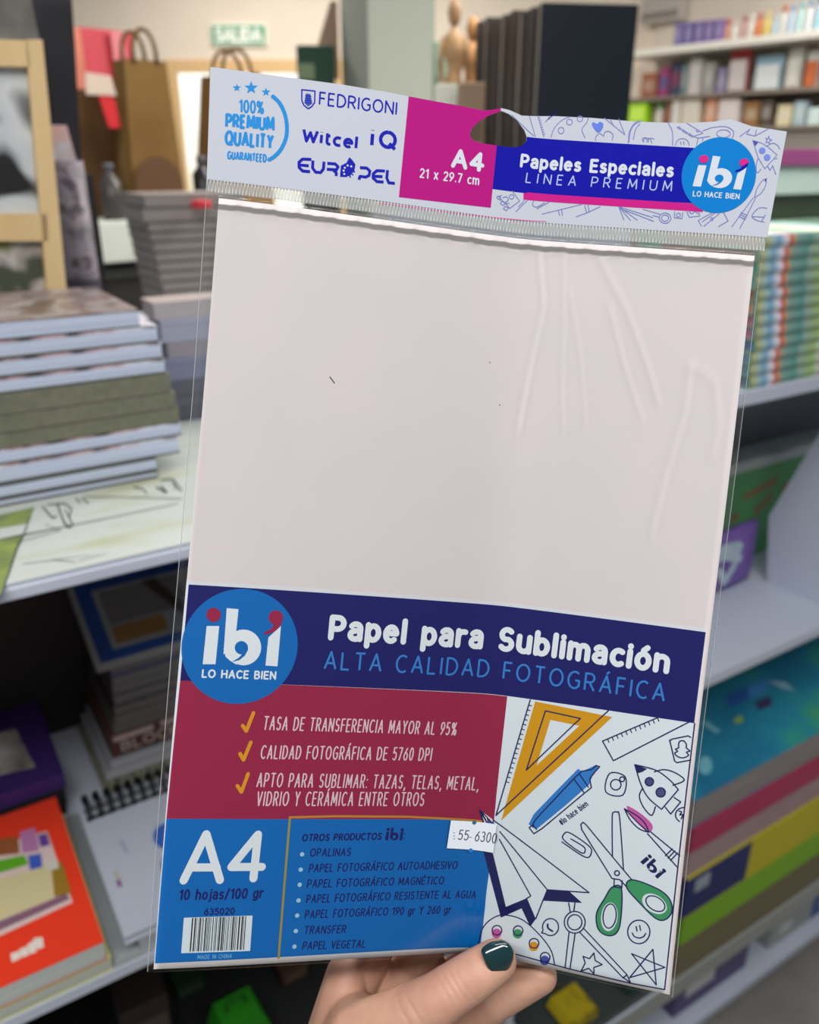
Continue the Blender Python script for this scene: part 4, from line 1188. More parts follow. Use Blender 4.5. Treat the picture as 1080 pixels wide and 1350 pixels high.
class Print:
    """everything printed on one sheet, built as thin ink layers following the bend"""
    def __init__(s, base):
        s.mats, s.v, s.f, s.m, s.base, s.k = [], [], [], [], base, 0

    def mi(s, m):
        if m not in s.mats:
            s.mats.append(m)
        return s.mats.index(m)

    def raw(s, pts, faces, m, layer):
        n = len(s.v)
        s.k = (s.k + 1) % 24
        off = s.base + layer * .06 + s.k * .0018
        s.v += [(u, v, off) for u, v in pts]
        s.f += [tuple(i + n for i in f) for f in faces]
        s.m += [s.mi(m)] * len(faces)

    def fill(s, pts, m, layer, uv=False, holes=()):
        loops = [pts if uv else PKL(pts)] + [h if uv else PKL(h) for h in holes]
        vv = [Vector((p[0], p[1], 0)) for l in loops for p in l]
        tris = tessellate_polygon([[Vector((p[0], p[1], 0)) for p in l] for l in loops])
        bm = bmesh.new()
        bv = [bm.verts.new(v) for v in vv]
        for t in tris:
            try:
                bm.faces.new([bv[i] for i in t])
            except ValueError:
                pass
        us = [v.x for v in vv]; vs = [v.y for v in vv]
        step = 2.5
        if max(us) - min(us) > step:
            for k in range(int(math.ceil(min(us) / step)), int(max(us) / step) + 1):
                bmesh.ops.bisect_plane(bm, geom=bm.verts[:] + bm.edges[:] + bm.faces[:], plane_co=(k * step, 0, 0), plane_no=(1, 0, 0), dist=1e-5)
        step = 15.0
        if max(vs) - min(vs) > step:
            for k in range(int(math.ceil(min(vs) / step)), int(max(vs) / step) + 1):
                bmesh.ops.bisect_plane(bm, geom=bm.verts[:] + bm.edges[:] + bm.faces[:], plane_co=(0, k * step, 0), plane_no=(0, 1, 0), dist=1e-5)
        bm.verts.index_update()
        s.raw([(v.co.x, v.co.y) for v in bm.verts], [[v.index for v in f.verts] for f in bm.faces], m, layer)
        bm.free()

    def strokes(s, sts, hw, m, layer, rnd=True):
        for poly in ribbons(sts, hw, rnd):
            s.raw(poly, [list(range(len(poly)))], m, layer)

    def line(s, pts, wpx, m, layer, rnd=True):
        """photo-pixel polyline, width in photo pixels"""
        s.strokes([PKL(pts)], wpx * .155, m, layer, rnd)

    def disc(s, x, y, r, m, layer, ry=None):
        """circle drawn round in mm: r in photo pixels"""
        c = PX(x, y)
        qa, qb = PX(x - 5, y), PX(x + 5, y)
        k = math.hypot(qb[0] - qa[0], qb[1] - qa[1]) / 10
        ry = ry or r
        n = max(14, int(r * 1.6))
        s.fill([(c[0] + r * k * math.cos(2 * math.pi * i / n), c[1] + ry * k * math.sin(2 * math.pi * i / n)) for i in range(n)], m, layer, True)

    def ring(s, x, y, r, wpx, m, layer, a0=0, a1=360):
        c = PX(x, y)
        s.strokes([[(c[0] + px_ * .31, c[1] - py_ * .31) for px_, py_ in arc(0, 0, r, r, a0, a1, max(12, int(r)))]], wpx * .155, m, layer)

    def text(s, txt, pl, pr, cap, wpx, m, layer, tracking=.3, slant=0.0, rnd=True):
        a, b = PX(*pl), PX(*pr)
        mx, my = (pl[0] + pr[0]) / 2, (pl[1] + pr[1]) / 2
        ta, tb = PX(mx, my), PX(mx, my - cap)
        ch = math.hypot(ta[0] - tb[0], ta[1] - tb[1])
        L = math.hypot(b[0] - a[0], b[1] - a[1])
        ex_, ey_ = ((b[0] - a[0]) / L, (b[1] - a[1]) / L), ((b[1] - a[1]) / L, -(b[0] - a[0]) / L)
        st, tw = text_strokes(txt, tracking)
        hw = wpx * .155
        L2 = L - 2 * hw; ch2 = ch - 2 * hw
        out = []
        for q in st:
            out.append([(a[0] + ex_[0] * (hw + x / tw * L2 + slant * y * ch2) + ey_[0] * (hw + y * ch2),
                         a[1] + ex_[1] * (hw + x / tw * L2 + slant * y * ch2) + ey_[1] * (hw + y * ch2)) for x, y in q])
        s.strokes(out, hw, m, layer, rnd)

    def build(s, name, parent, smooth=False):
        a = np.array(s.v)
        w_ = S(a[:, 0], a[:, 1], a[:, 2])
        mb = MB(); mb.v = [tuple(r_) for r_ in w_ - np.array(parent.location)]; mb.f = s.f; mb.m = s.m
        o = mb.build(name, s.mats, parent, smooth)
        bm = bmesh.new(); bm.from_mesh(o.data)
        N = Vector(cam2w(np.array(PK_R[:, 2]) * -1000) - np.array([0, 0, H]))
        bad = []
        for f in bm.faces:
            f.normal_update()
            if f.normal.dot(N) < 0:
                bad.append(f)
        bmesh.ops.reverse_faces(bm, faces=bad)
        bm.to_mesh(o.data); bm.free()
        return o


def ibi(pr, q, layer, body, dots, tail, bgm, th_=1.0):
    """the three-letter logo; q maps its own drawing coordinates to photo pixels"""
    f = lambda pts: [q(x, y) for x, y in pts]
    pr.fill(f([(207, 185), (254, 185), (240, 328), (192, 328)]), body, layer)
    pr.fill(f([(282, 118), (326, 122), (310, 280), (270, 290)]), body, layer)
    pr.fill(f([(345 + 66 * math.cos(t), 265 + 67 * math.sin(t)) for t in [2 * math.pi * k / 28 for k in range(28)]] ), body, layer)
    pr.fill(f([(270, 270), (300, 240), (320, 330), (296, 316), (278, 300)]), body, layer)
    pr.fill(f([(337 + 25 * math.cos(t), 266 + 25 * math.sin(t)) for t in [2 * math.pi * k / 20 for k in range(20)]]), bgm, layer + 1)
    pr.fill(f([(361, 262), (362, 274), (350, 296), (330, 312), (300, 320), (326, 304), (342, 288), (346, 274)]), bgm, layer + 1)
    pr.fill(f([(485, 185), (472, 336), (427, 333), (438, 228)]), body, layer)
    for cx, cy, r_ in ((233, 143, 27), (466, 153, 27)):
        pr.fill(f([(cx + r_ * math.cos(t), cy + r_ * math.sin(t)) for t in [2 * math.pi * k / 22 for k in range(22)]]), dots, layer + 1)
    pr.fill(f([(492, 150), (488, 176), (470, 198), (446, 212), (422, 218), (424, 208), (448, 196), (460, 178)]), tail, layer + 1)


pk = empty('paper_packet', tuple(S(105, 297)), 0, 'clear packet of white A4 paper with a blue, red and navy label, held up', 'packet of paper')
N3 = np.array(pk.location)


def sheet(name, u0, u1, v0, v1, front, thick, m, nu=84, nv=24, offf=None):
    us, vs = np.linspace(u0, u1, nu + 1), np.linspace(v0, v1, nv + 1)
    gu, gv = np.meshgrid(us, vs)
    mb = MB()
    F = S(gu, gv, front + (offf(gu, gv) if offf else 0)).reshape(-1, 3) - N3
    K = S(gu, gv, front - thick).reshape(-1, 3) - N3
    n = nu + 1
    fs = [[j * n + i, (j + 1) * n + i, (j + 1) * n + i + 1, j * n + i + 1] for j in range(nv) for i in range(nu)]
    nb = len(F)
    bs = [[nb + k for k in f[::-1]] for f in fs]
    rim = [j * n for j in range(nv + 1)] + [nv * n + i for i in range(1, nu + 1)] + [j * n + nu for j in range(nv - 1, -1, -1)] + [i for i in range(nu - 1, 0, -1)]
    rs = [[rim[k], nb + rim[k], nb + rim[(k + 1) % len(rim)], rim[(k + 1) % len(rim)]] for k in range(len(rim))]
    mb.add(list(F) + list(K), fs + bs + rs)
    return mb.build(name, m, pk, True if thick < .3 else False)


m_paper = ramp_mat('white_paper', [(.3, (226, 219, 219)), (.7, (230, 222, 222))], 'noise', 30, rough=.65, spec=.15)
ps = sheet('paper_sheets', 0, 210, 0, 297, 0, 1.6, m_paper, 105, 30)
# two specks in the paper
pr = Print(.03)
m_speck = mat((52, 46, 46))
pr.strokes([PKL([(435, 497), (441, 505)])], .22, m_speck, 0); pr.disc(646, 478, .8, m_speck, 0); pr.disc(659, 534, .8, m_speck, 0)


def fold_in(o, part):
    mb = MB(); mb.v = [v.co[:] for v in o.data.vertices]; mb.f = [tuple(p.vertices) for p in o.data.polygons]; mb.m = [p.material_index for p in o.data.polygons]
    onto(part, mb, list(o.data.materials)); bpy.data.objects.remove(o)


fold_in(pr.build('specks', pk), ps)

# ---- printed label
NAVY, RED, BLUE, WHT = mat((24, 22, 106), .35, .4), mat((160, 34, 74), .35, .4), mat((0, 110, 194), .35, .4), mat((236, 245, 250), .4)
LPAN, SKY, ORNG, YEL = mat((230, 243, 250), .4), mat((52, 132, 214), .4), mat((232, 158, 30), .4), mat((222, 160, 12), .4)
INK, PINK, GREEN, MAGE, BLK = mat((30, 32, 92), .4), mat((206, 96, 172), .4), mat((66, 160, 106), .4), mat((190, 36, 136), .4), mat((22, 24, 34), .4)
PALE = mat((236, 208, 218), .4)
L = Print(.16)
W0 = mat((226, 232, 238), .4, name='label_stock')
L.fill([(246.2, 765.5), (931.5, 829), (877.5, 1306.5), (203.8, 1270.5)], W0, 0)
L.fill([(249, 770.4), (930.4, 833.3), (915.2, 953.3), (237.8, 897)], NAVY, 1)
L.fill([(237.8, 897), (668.9, 918), (654.5, 1084), (219.6, 1079)], RED, 1)
L.fill([(219.6, 1079), (654.5, 1084), (633, 1250), (204.4, 1269.6)], BLUE, 1)
L.fill([(668.9, 918), (915.2, 953.3), (876.5, 1304), (634, 1251)], LPAN, 1)
L.disc(317, 852, 76.5, BLUE, 2, 77.5)
ibi(L, lambda x, y: (200 + x / 2.842, 760 + y / 2.842), 3, WHT, RED, RED, BLUE)
L.text('LO HACE BIEN', (266, 893.3), (364, 896), 11.5, 2.1, WHT, 3, .32)
L.text('Papel para Sublimación', (432, 844), (881.5, 889), 33, 7.4, WHT, 3, .34)
L.text('ALTA CALIDAD FOTOGRÁFICA', (426.5, 882.5), (876, 925.5), 24, 2.7, SKY, 3, .36, rnd=False)
for c_ in (((320.3, 956.3), (325, 963.4), (334.4, 939.5)), ((316.8, 993.3), (321.4, 1001.4), (330.9, 978.2)), ((313.3, 1035.5), (318.6, 1043.6), (327.4, 1019.7))):
    L.line(c_, 4.6, ORNG, 3)
for t_, a_, b_, c_ in (('TASA DE TRANSFERENCIA MAYOR AL 95%', (346.5, 962), (601, 969.5), 18), ('CALIDAD FOTOGRÁFICA DE 5760 DPI', (343, 1000.3), (568.5, 1003), 18), ('APTO PARA SUBLIMAR: TAZAS, TELAS, METAL,', (338, 1037.3), (630.5, 1042), 18.5), ('VIDRIO Y CERÁMICA ENTRE OTROS', (337.5, 1062.3), (558.5, 1062.5), 19)):
    L.text(t_, a_, b_, c_, 1.75, PALE, 3, .42, .06)
# yellow rule, price group
L.line([(382.5, 1077), (367.5, 1263)], 2.8, mat((170, 152, 62), .4), 2, False); L.line([(381, 1077.2), (440, 1075.7), (538, 1076.4), (590, 1079), (640, 1083)], 2.8, mat((206, 140, 50), .4), 2, False)
cap = [[(242.5, 1160.2), (272.3, 1099.2), (290.3, 1159.6)], [(252, 1143), (286, 1143)], [(334.4, 1157.5), (340.5, 1099.6), (305.3, 1142.5), (345.6, 1142.3)]]
for q in cap:
    L.line(q, 10.2, WHT, 3)
L.text('10 hojas/100 gr', (235.5, 1186.6), (347, 1183.8), 14.5, 2.3, NAVY, 3, .34, .08)
L.text('635020', (268.8, 1206.5), (309.5, 1205.3), 9.5, 1.7, NAVY, 2, .3)
bc = [(242.8, 1209.2), (333.3, 1206.4), (330, 1253), (239.2, 1256)]
L.fill(bc, LPAN, 3)
random.seed(11)
f_ = .12
while f_ < .9:
    wd = random.choice((.008, .008, .013, .02)); 
    lp = lambda a, b, t: (a[0] + (b[0] - a[0]) * t, a[1] + (b[1] - a[1]) * t)
    q = [lp(bc[0], bc[1], f_), lp(bc[0], bc[1], f_ + wd), lp(bc[3], bc[2], f_ + wd), lp(bc[3], bc[2], f_)]
    q = [lp(q[0], q[3], .01), lp(q[1], q[2], .01), lp(q[1], q[2], .96), lp(q[0], q[3], .96)]
    L.fill(q, BLK, 4)
    f_ += wd + random.choice((.007, .01, .016, .022))
L.text('MADE IN CHINA', (260.5, 1264), (305.8, 1262.6), 5.8, .7, mat((120, 190, 236)), 3, .34)
L.text('OTROS PRODUCTOS', (397.8, 1109), (503, 1106.8), 9.8, 1.9, NAVY, 3, .32, .12)
ibi(L, lambda x, y: (508 + (x - 192) * .0793 + (328 - y) * .004, 1107.2 - (328 - y) * .0775 - (x - 192) * .001), 3, NAVY, NAVY, NAVY, BLUE)
L.disc(532.5, 1105, .9, NAVY, 3); L.disc(533, 1099, .9, NAVY, 3)
for x, y in ((398.5, 1125.8), (396.7, 1145.9), (395.3, 1165.8), (393.8, 1186.5), (392, 1206.4), (390.2, 1226.8), (388.4, 1247.3)):
    L.disc(x, y, 2.9, mat((170, 214, 240)), 3)
for t_, a_, b_ in (('OPALINAS', (408.3, 1129), (462.2, 1128)), ('PAPEL FOTOGRÁFICO AUTOADHESIVO', (406.8, 1149.8), (602.6, 1145.3)), ('PAPEL FOTOGRÁFICO MAGNÉTICO', (404.4, 1170.2), (584.8, 1165.5)), ('PAPEL FOTOGRÁFICO RESISTENTE AL AGUA', (403.4, 1190.4), (627, 1184.4)), ('PAPEL FOTOGRÁFICO 190 gr Y 260 gr', (401.5, 1210.7), (594.3, 1203.9)), ('TRANSFER', (400.5, 1231.2), (455.8, 1229.6)), ('PAPEL VEGETAL', (398.3, 1251.8), (481.7, 1248.9))):
    L.text(t_, a_, b_, 11, 1.5, NAVY, 3, .34, .1)
# line drawings on the right panel; two crop frames
c7 = lambda *pts: [(620 + x / 3.484, 900 + y / 3.484) for x, y in pts]
c8 = lambda *pts: [(590 + x / 3.484, 1060 + y / 3.484) for x, y in pts]
LW = 1.7


def ell(cx, cy, rx, ry, rot=0, n=26, a0=0, a1=360):
    out = []
    for k in range(n + 1):
        t = math.radians(a0 + (a1 - a0) * k / n)
        x, y = rx * math.cos(t), ry * math.sin(t); c, s_ = math.cos(math.radians(rot)), math.sin(math.radians(rot))
        out.append((cx + x * c - y * s_, cy + x * s_ + y * c))
    return out


def smooth(pts, closed=False, n=6):
    P_ = [np.array(p, float) for p in pts]
    m = len(P_); out = []
    rng = range(m if closed else m - 1)
    for i in rng:
        p0, p1, p2, p3 = (P_[(i - 1) % m] if closed or i > 0 else P_[i]), P_[i], P_[(i + 1) % m], (P_[(i + 2) % m] if closed or i + 2 < m else P_[(i + 1) % m])
        for k in range(n):
            t = k / n
            out.append(tuple(.5 * ((2 * p1) + (-p0 + p2) * t + (2 * p0 - 5 * p1 + 4 * p2 - p3) * t * t + (-p0 + 3 * p1 - 3 * p2 + p3) * t ** 3)))
    out.append(tuple(P_[0] if closed else P_[-1]))
    return out


def ticks(a, b, n, ln, side, m=INK, layer=4):
    dx, dy = b[0] - a[0], b[1] - a[1]; LL = math.hypot(dx, dy)
    for k in range(n):
        t = (k + .6) / n
        p = (a[0] + dx * t, a[1] + dy * t)
        L.line([p, (p[0] - dy / LL * ln * side, p[1] + dx / LL * ln * side)], 1.3, m, layer, False)


L.fill(c7((298, 85), (652, 157), (142, 632)), YEL, 2); L.fill(c7((368, 170), (500, 197), (305, 378)), LPAN, 3)
L.line(c7((275, 78), (118, 608), (638, 123)), LW, INK, 4); L.line(c7((345, 128), (505, 163), (257, 400), (345, 128)), LW, INK, 4)
a_, b_ = c7((272, 88), (162, 462)); ticks(a_, b_, 17, 4.2, -1)
L.line(c7((868, 156), (607, 267), (657, 357), (1003, 180)), LW, INK, 3); a_, b_ = c7((618, 263), (868, 157)); ticks(a_, b_, 12, 5, 1)
L.line(c7((915, 268), (925, 258), (1000, 243), (1012, 250)), LW, INK, 3); L.line(c7((915, 262), (938, 358), (948, 366), (1012, 354)), LW, INK, 3)
L.line(smooth(c7((956, 284), (962, 268), (980, 266), (992, 282), (992, 298), (1008, 312), (992, 318), (1002, 332), (978, 344), (952, 338), (938, 322), (952, 314), (942, 304), (956, 298)), True, 3), LW, INK, 3)
L.line(smooth(c7((755, 375), (850, 400), (915, 445), (955, 490))), LW, INK, 3); L.line(c7((955, 490), (878, 580)), LW, INK, 3); L.line(smooth(c7((878, 580), (820, 530), (785, 470), (755, 375))), LW, INK, 3)
L.fill(c7((755, 375), (812, 394), (790, 408), (770, 414)), INK, 4)
for cx, cy, r_ in ((822, 453, 19), (874, 502, 21)):
    L.fill(c7(*ell(cx, cy, r_, r_)), mat((96, 104, 160)), 3); L.line(c7(*ell(cx, cy, r_, r_)), LW, INK, 4)
    for k in (-.6, -.2, .2, .6):
        hh = r_ * math.sqrt(1 - k * k); L.line(c7((cx - hh, cy + r_ * k - 2), (cx + hh, cy + r_ * k + 2)), .9, INK, 4, False)
L.line(smooth(c7((845, 408), (890, 398), (940, 412), (982, 446), (930, 470))), LW, INK, 3); L.line(smooth(c7((792, 482), (776, 520), (795, 570), (832, 608), (850, 568))), LW, INK, 3)
L.line(c7((895, 570), (920, 602), (966, 546), (936, 526)), LW, INK, 3)
L.line(c7(*ell(980, 606, 38, 34, 0, 16, 120, 275)), LW, INK, 3); L.line(smooth(c7((958, 588), (970, 592), (962, 606), (976, 604), (968, 624))), LW, INK, 3)
L.line(smooth(c7((640, 415), (712, 432), (700, 515), (622, 500)), True, 5), LW, INK, 3); L.line(c7(*ell(668, 467, 24, 24)), LW, INK, 3); L.line(c7(*ell(697, 442, 11, 11)), LW, INK, 3)
L.fill(c7((268, 648), (292, 602), (400, 490), (495, 394), (512, 406), (560, 385), (580, 374), (588, 392), (560, 430), (545, 468), (440, 560), (304, 672), (280, 660)), SKY, 2)
L.line(smooth(c7((288, 660), (300, 628), (400, 520), (475, 440))), LW, INK, 3); L.line(c7((475, 440), (512, 405), (556, 398), (578, 380), (594, 384), (576, 404), (548, 440), (556, 480), (524, 506)), LW, INK, 3)
L.line(c7((524, 506), (330, 668), (292, 692), (270, 664), (288, 652), (304, 672)), LW, INK, 3); L.line(c7((475, 440), (524, 506)), LW, INK, 3); L.line(c7((502, 420), (542, 478)), LW, INK, 3)
L.text('#lo hace bien', c7((420, 655))[0], c7((545, 562))[0], 8.2, 1.3, INK, 3, .34)
# lower half
L.line(smooth(c8((757, 240), (756, 60), (765, 36), (778, 36), (790, 60), (808, 300)), False, 4), LW, INK, 3)
L.line(c8((757, 240), (635, 92), (622, 82), (612, 92), (616, 115), (755, 340), (790, 345), (822, 378)), LW, INK, 3); L.line(c8((757, 240), (845, 345)), LW, INK, 3); L.line(c8(*ell(778, 315, 11, 11)), LW, INK, 4)
h1 = smooth(c8((848, 345), (960, 385), (1018, 432), (1030, 490), (1000, 528), (955, 522), (880, 450), (822, 380)), True, 5); h1i = c8(*ell(950, 456, 62, 40, 32))
h2 = smooth(c8((755, 380), (798, 384), (796, 520), (778, 586), (736, 602), (692, 572), (684, 500), (722, 430)), True, 5); h2i = c8(*ell(743, 516, 38, 66, 6))
for ho, hi in ((h1, h1i), (h2, h2i)):
    L.fill(ho, GREEN, 2); L.fill(hi, LPAN, 3); L.line(ho, LW, INK, 4)
L.line(c8(*ell(954, 455, 48, 30, 32)), LW, INK, 4); L.line(c8(*ell(744, 512, 30, 56, 6)), LW, INK, 4)
L.line(c8((766, 342), (764, 378), (800, 384), (802, 350)), LW, INK, 3)
L.line(smooth(c8((525, 172), (632, 242), (660, 222), (648, 190), (560, 130), (532, 140), (536, 165), (614, 222), (632, 212), (622, 192), (566, 158))), LW, INK, 3)
L.line(c8((238, 160), (382, 420), (272, 490)), LW, INK, 3); L.line(c8((240, 125), (458, 392), (405, 525)), LW, INK, 3); L.line(c8((205, 68), (650, 405), (460, 392)), LW, INK, 3)
L.fill(c8((165, 217), (208, 222), (268, 470), (365, 430), (405, 525), (380, 562), (340, 477), (245, 520)), INK, 3); L.fill(c8((458, 392), (560, 400), (618, 452), (440, 442)), INK, 3)
L.fill(c8((148, 26), (208, 70), (205, 88), (180, 62), (185, 84), (165, 84)), WHT, 3); L.line(c8((148, 26), (165, 82)), 2.2, INK, 4); L.line(c8((150, 28), (182, 84)), 2.2, INK, 4); L.line(c8((152, 28), (206, 86)), LW, INK, 4)
L.line(smooth(c8((143, 640), (160, 572), (200, 528), (255, 508), (340, 528), (420, 596), (475, 670), (492, 738))), LW, INK, 2)
for (cx, cy, c_) in ((225, 592, PINK), (322, 594, GREEN), (395, 652, ORNG), (446, 716, mat((70, 90, 180)))):
    L.fill(c8(*ell(cx, cy, 22, 22)), c_, 3); L.line(c8(*ell(cx + 2, cy - 15, 22, 22)), LW, INK, 4)
L.line(c8(*ell(473, 563, 37, 39, 0, 24, -200, 130)) + c8((432, 590)) + c8(*ell(473, 563, 37, 39, 0, 2, 158, 160)), LW, INK, 3); L.line(smooth(c8((460, 550), (462, 568), (482, 582))), 2.6, INK, 3)
L.line(c8(*ell(584, 541, 48, 50)), LW, INK, 3); L.line(c8(*ell(584, 541, 33, 35)), LW, INK, 3)
for q in (((556, 452), (563, 492)), ((585, 452), (580, 490)), ((558, 586), (540, 748)), ((586, 592), (562, 756)), ((608, 588), (806, 796)), ((628, 572), (822, 780)), ((800, 790), (840, 818), (822, 778)), ((806, 796), (824, 782))):
    L.line(c8(*q), LW, INK, 3)
L.line(c8((672, 682), (678, 716), (710, 735), (672, 748), (672, 777), (648, 752), (613, 765), (632, 728), (622, 697), (652, 708), (672, 682)), LW, INK, 3)
L.line(c8((943, 665), (958, 828), (845, 685), (998, 748), (836, 795), (943, 665)), LW, INK, 3)
L.line(c8(*ell(878, 585, 51, 54)), LW, INK, 3); L.line(c8((866, 560), (870, 582)), LW, INK, 3); L.line(c8((882, 556), (886, 578)), LW, INK, 3); L.line(smooth(c8((848, 590), (858, 606), (880, 613), (900, 606), (910, 592))), LW, INK, 3)
L.fill(smooth(c8((822, 8), (870, 30), (920, 70), (942, 100), (932, 124), (890, 100), (850, 60)), True, 4), PINK, 2)
L.line(smooth(c8((812, 20), (866, 50), (905, 85), (925, 128))), LW, INK, 3); L.line(smooth(c8((812, 20), (838, 70), (880, 112), (925, 128))), LW, INK, 3); L.line(smooth(c8((820, 28), (870, 80), (920, 126))), LW, INK, 3)
L.line(c8((930, 124), (1066, 236)), LW, INK, 3); L.line(c8((918, 134), (1058, 292)), LW, INK, 3)
for k in (0, 12, 24):
    L.line(c8((1000 + k, 236 + k * .9), (1032 + k, 204 + k * .8)), LW, INK, 3)
ibi(L, lambda x, y: c8((884 + (x - 192) * .334 - (y - 328) * -.172, 266 + (x - 192) * .292 - (y - 328) * -.2)) [0] if False else c8((884 + (x - 192) * .29 + (328 - y) * .175, 264 + (x - 192) * .27 - (328 - y) * .20))[0], 3, INK, INK, INK, LPAN)
L.line([(915.6, 953.3), (876, 1303.8)], LW, INK, 4); L.line([(677, 1256.5), (750, 1276.5), (831, 1295.4), (876, 1303.8)], LW, INK, 4)
L.build('printed_label', pk)

# ---- price sticker (on the film)
T = Print(1.45)
STK_W = mat((198, 206, 213), .7, .1)
T.fill([(594.4, 1079.6), (654.5, 1085), (650, 1122.3), (589, 1116.2)], STK_W, 0)
T.disc(625, 1082.4, 2.8, mat((34, 92, 120)), 1); T.disc(620.3, 1119.2, 3, mat((14, 104, 180)), 1)
DK = mat((44, 48, 60), .5)
T.text('55', (603, 1105), (616.6, 1106), 13.5, 1.3, DK, 1, .3, .05); T.text('6300', (625, 1107), (653.2, 1110.3), 14, 1.3, DK, 1, .3, .08); T.line([(617.6, 1101.5), (621, 1101.8)], 1, mat((120, 126, 136)), 1)
for y in (1096, 1100, 1104):
    T.line([(597.5, y - .5), (599.5, y)], 1, mat((120, 126, 136)), 1)
stk = T.build('price_sticker', pk)

# ---- header card with the hang hole
m_head = mat((169, 175, 185), .7, .05)
hole = [(661, 146.8), (643, 153.5), (630, 162), (622, 170), (619, 178), (623, 185.5), (632, 189), (645, 191), (668, 194.5), (680, 194.8), (688, 193), (694, 187), (694.3, 180), (691, 172), (682, 160), (671, 151)]
top = [(277.8, 88.9), (330, 96), (381, 102.9), (450, 112), (510, 121.8), (539, 127.8), (605.6, 140), (637, 146.2), (650, 145.4), (661, 143.2), (672, 145.8), (688, 153), (730, 153.6), (780, 156), (840, 161), (900, 163), (940, 161), (962, 157.6), (975, 161.5), (990, 167), (1037, 174)]
Hd = Print(.45)
for u0, u1 in ((0, 1),):
    outer = top + [(1011, 313.5), (918, 307.5), (780, 298.5), (650, 286.5), (500, 265), (380, 250), (273, 237)]
    Hd.fill(outer, m_head, 0, holes=[hole])
Hd.fill([(539, 127.8), (605.6, 140), (637, 146.2), (650, 145.4), (660.2, 143.4), (660.2, 147), (643, 153.5), (630, 162), (622, 170), (619, 178), (623, 185.5), (632, 189), (645, 191), (655, 192.4), (647, 274.4), (526, 260.4)], mat((156, 20, 110), .7, .05), 1)
HB = mat((14, 17, 140), .7, .05)
Hd.fill([(655, 192.4), (668, 194.5), (680, 194.8), (688, 193), (694, 187), (694.5, 181), (930, 196.5), (925, 269.2), (649.3, 249.6)], HB, 1)
Hd.fill([(690, 253.5), (930, 270), (926, 280), (690, 263.6)], mat((174, 26, 117), .7, .05), 1)
HC = mat((8, 108, 178), .7, .05)
Hd.disc(947, 231.6, 49, HC, 2, 50)
HW = mat((183, 190, 199), .7, .05)
ibi(Hd, lambda x, y: (912.5 + (x - 192) * .2285 + (328 - y) * .0295, 246.2 + (x - 192) * .0115 - (328 - y) * .196), 3, HW, mat((183, 35, 117), .7, .05), HB, HC)
Hd.text('LO HACE BIEN', (912.3, 259.6), (974, 263.6), 7.6, 1.3, HW, 3, .32)
Hd.text('A4', (594.2, 221.5), (637.5, 228.2), 26, 5.2, HW, 2, .3)
Hd.text('21 x 29.7 cm', (553, 235), (631.5, 245.2), 13, 1.8, HW, 2, .34)
Hd.text('Papeles Especiales', (685, 221.3), (887.2, 234.8), 18.5, 3.6, HW, 2, .34)
Hd.text('LINEA PREMIUM', (692.3, 241.6), (885, 253.4), 14.2, 1.5, mat((151, 169, 210), .7, .05), 2, .62, .05, rnd=False)
HS, HD_ = mat((39, 124, 190), .7, .05), mat((26, 30, 151), .7, .05)
for x, y, r_ in ((312.6, 116.5, 5.6), (331.5, 116.5, 9), (351, 122, 6)):
    Hd.fill([(x + (r_ if k % 2 == 0 else r_ * .42) * math.sin(math.pi * k / 5), y - (r_ if k % 2 == 0 else r_ * .42) * math.cos(math.pi * k / 5)) for k in range(10)], HS, 1)
Hd.text('100%', (315, 149.5), (348.5, 151.5), 18, 2.4, HS, 1, .3, rnd=False)
Hd.text('PREMIUM', (297, 169.2), (362.5, 174.2), 19.5, 3.5, HS, 1, .34, rnd=False)
Hd.text('QUALITY', (296, 192.2), (361, 198), 20.5, 3.5, HS, 1, .34, rnd=False)
Hd.text('GUARANTEED', (299.5, 210.8), (352, 215.2), 11.5, 2.0, HS, 1, .36, rnd=False)
Hd.line(smooth([(359, 127), (368.5, 136), (375.5, 150), (378.5, 166), (377.5, 182), (371, 197), (362, 207), (354.5, 211.5)]), 4.8, HS, 1, False)
Hd.line([(398.2, 119), (415.6, 120.8), (415, 136), (411, 141.5), (406.5, 144), (401, 139.5), (398.2, 133), (398.2, 119)], 1.6, HD_, 1)
Hd.fill([(403.5, 124), (409.5, 124.6), (412, 137), (406.5, 141), (401.5, 136)], mat((56, 74, 156), .7, .05), 1)
for y in (127, 130, 133, 136):
    Hd.line([(403, y), (410.5, y + .7)], .9, HD_, 2)
Hd.text('FEDRIGONI', (420.3, 139.2), (523.3, 152.6), 18, 2.0, HD_, 1, .26, rnd=False)
Hd.text('Witcel', (397.6, 187.5), (471.3, 198), 18.5, 3.6, HD_, 1, .28, rnd=False)
Hd.text('iQ', (487.6, 193.8), (522.5, 198.6), 24.5, 4.4, HD_, 1, .42, rnd=False)
# wordmark with a leaf for the O, drawn stroke by stroke
ce = lambda *pts: [(380 + x / 6.75, 170 + y / 6.75) for x, y in pts]
for q in (((208, 275), (130, 272), (98, 300), (98, 345), (130, 378), (196, 384)), ((108, 325), (185, 332)), ((222, 285), (218, 350), (245, 388), (290, 392), (315, 360), (320, 295)), ((350, 310), (420, 315), (445, 340), (430, 368), (345, 362)), ((405, 372), (430, 395), (428, 422)),
          ((640, 348), (700, 352), (728, 378), (720, 418), (690, 432), (640, 425), (630, 455)), ((862, 378), (790, 375), (758, 402), (756, 440), (790, 472), (850, 476)), ((765, 425), (840, 428)), ((885, 370), (878, 440), (895, 482), (950, 488))):
    Hd.line(ce(*q), 3.6, HD_, 1, False)
Hd.fill(ce((545, 255), (572, 280), (600, 320), (590, 375), (555, 420), (530, 425), (520, 432), (462, 430), (470, 330), (520, 305)), HD_, 1)
for x, y in ((530, 330), (562, 338), (505, 350), (495, 375), (500, 405)):
    Hd.disc(*ce((x, y))[0], 1.3, HW, 2)
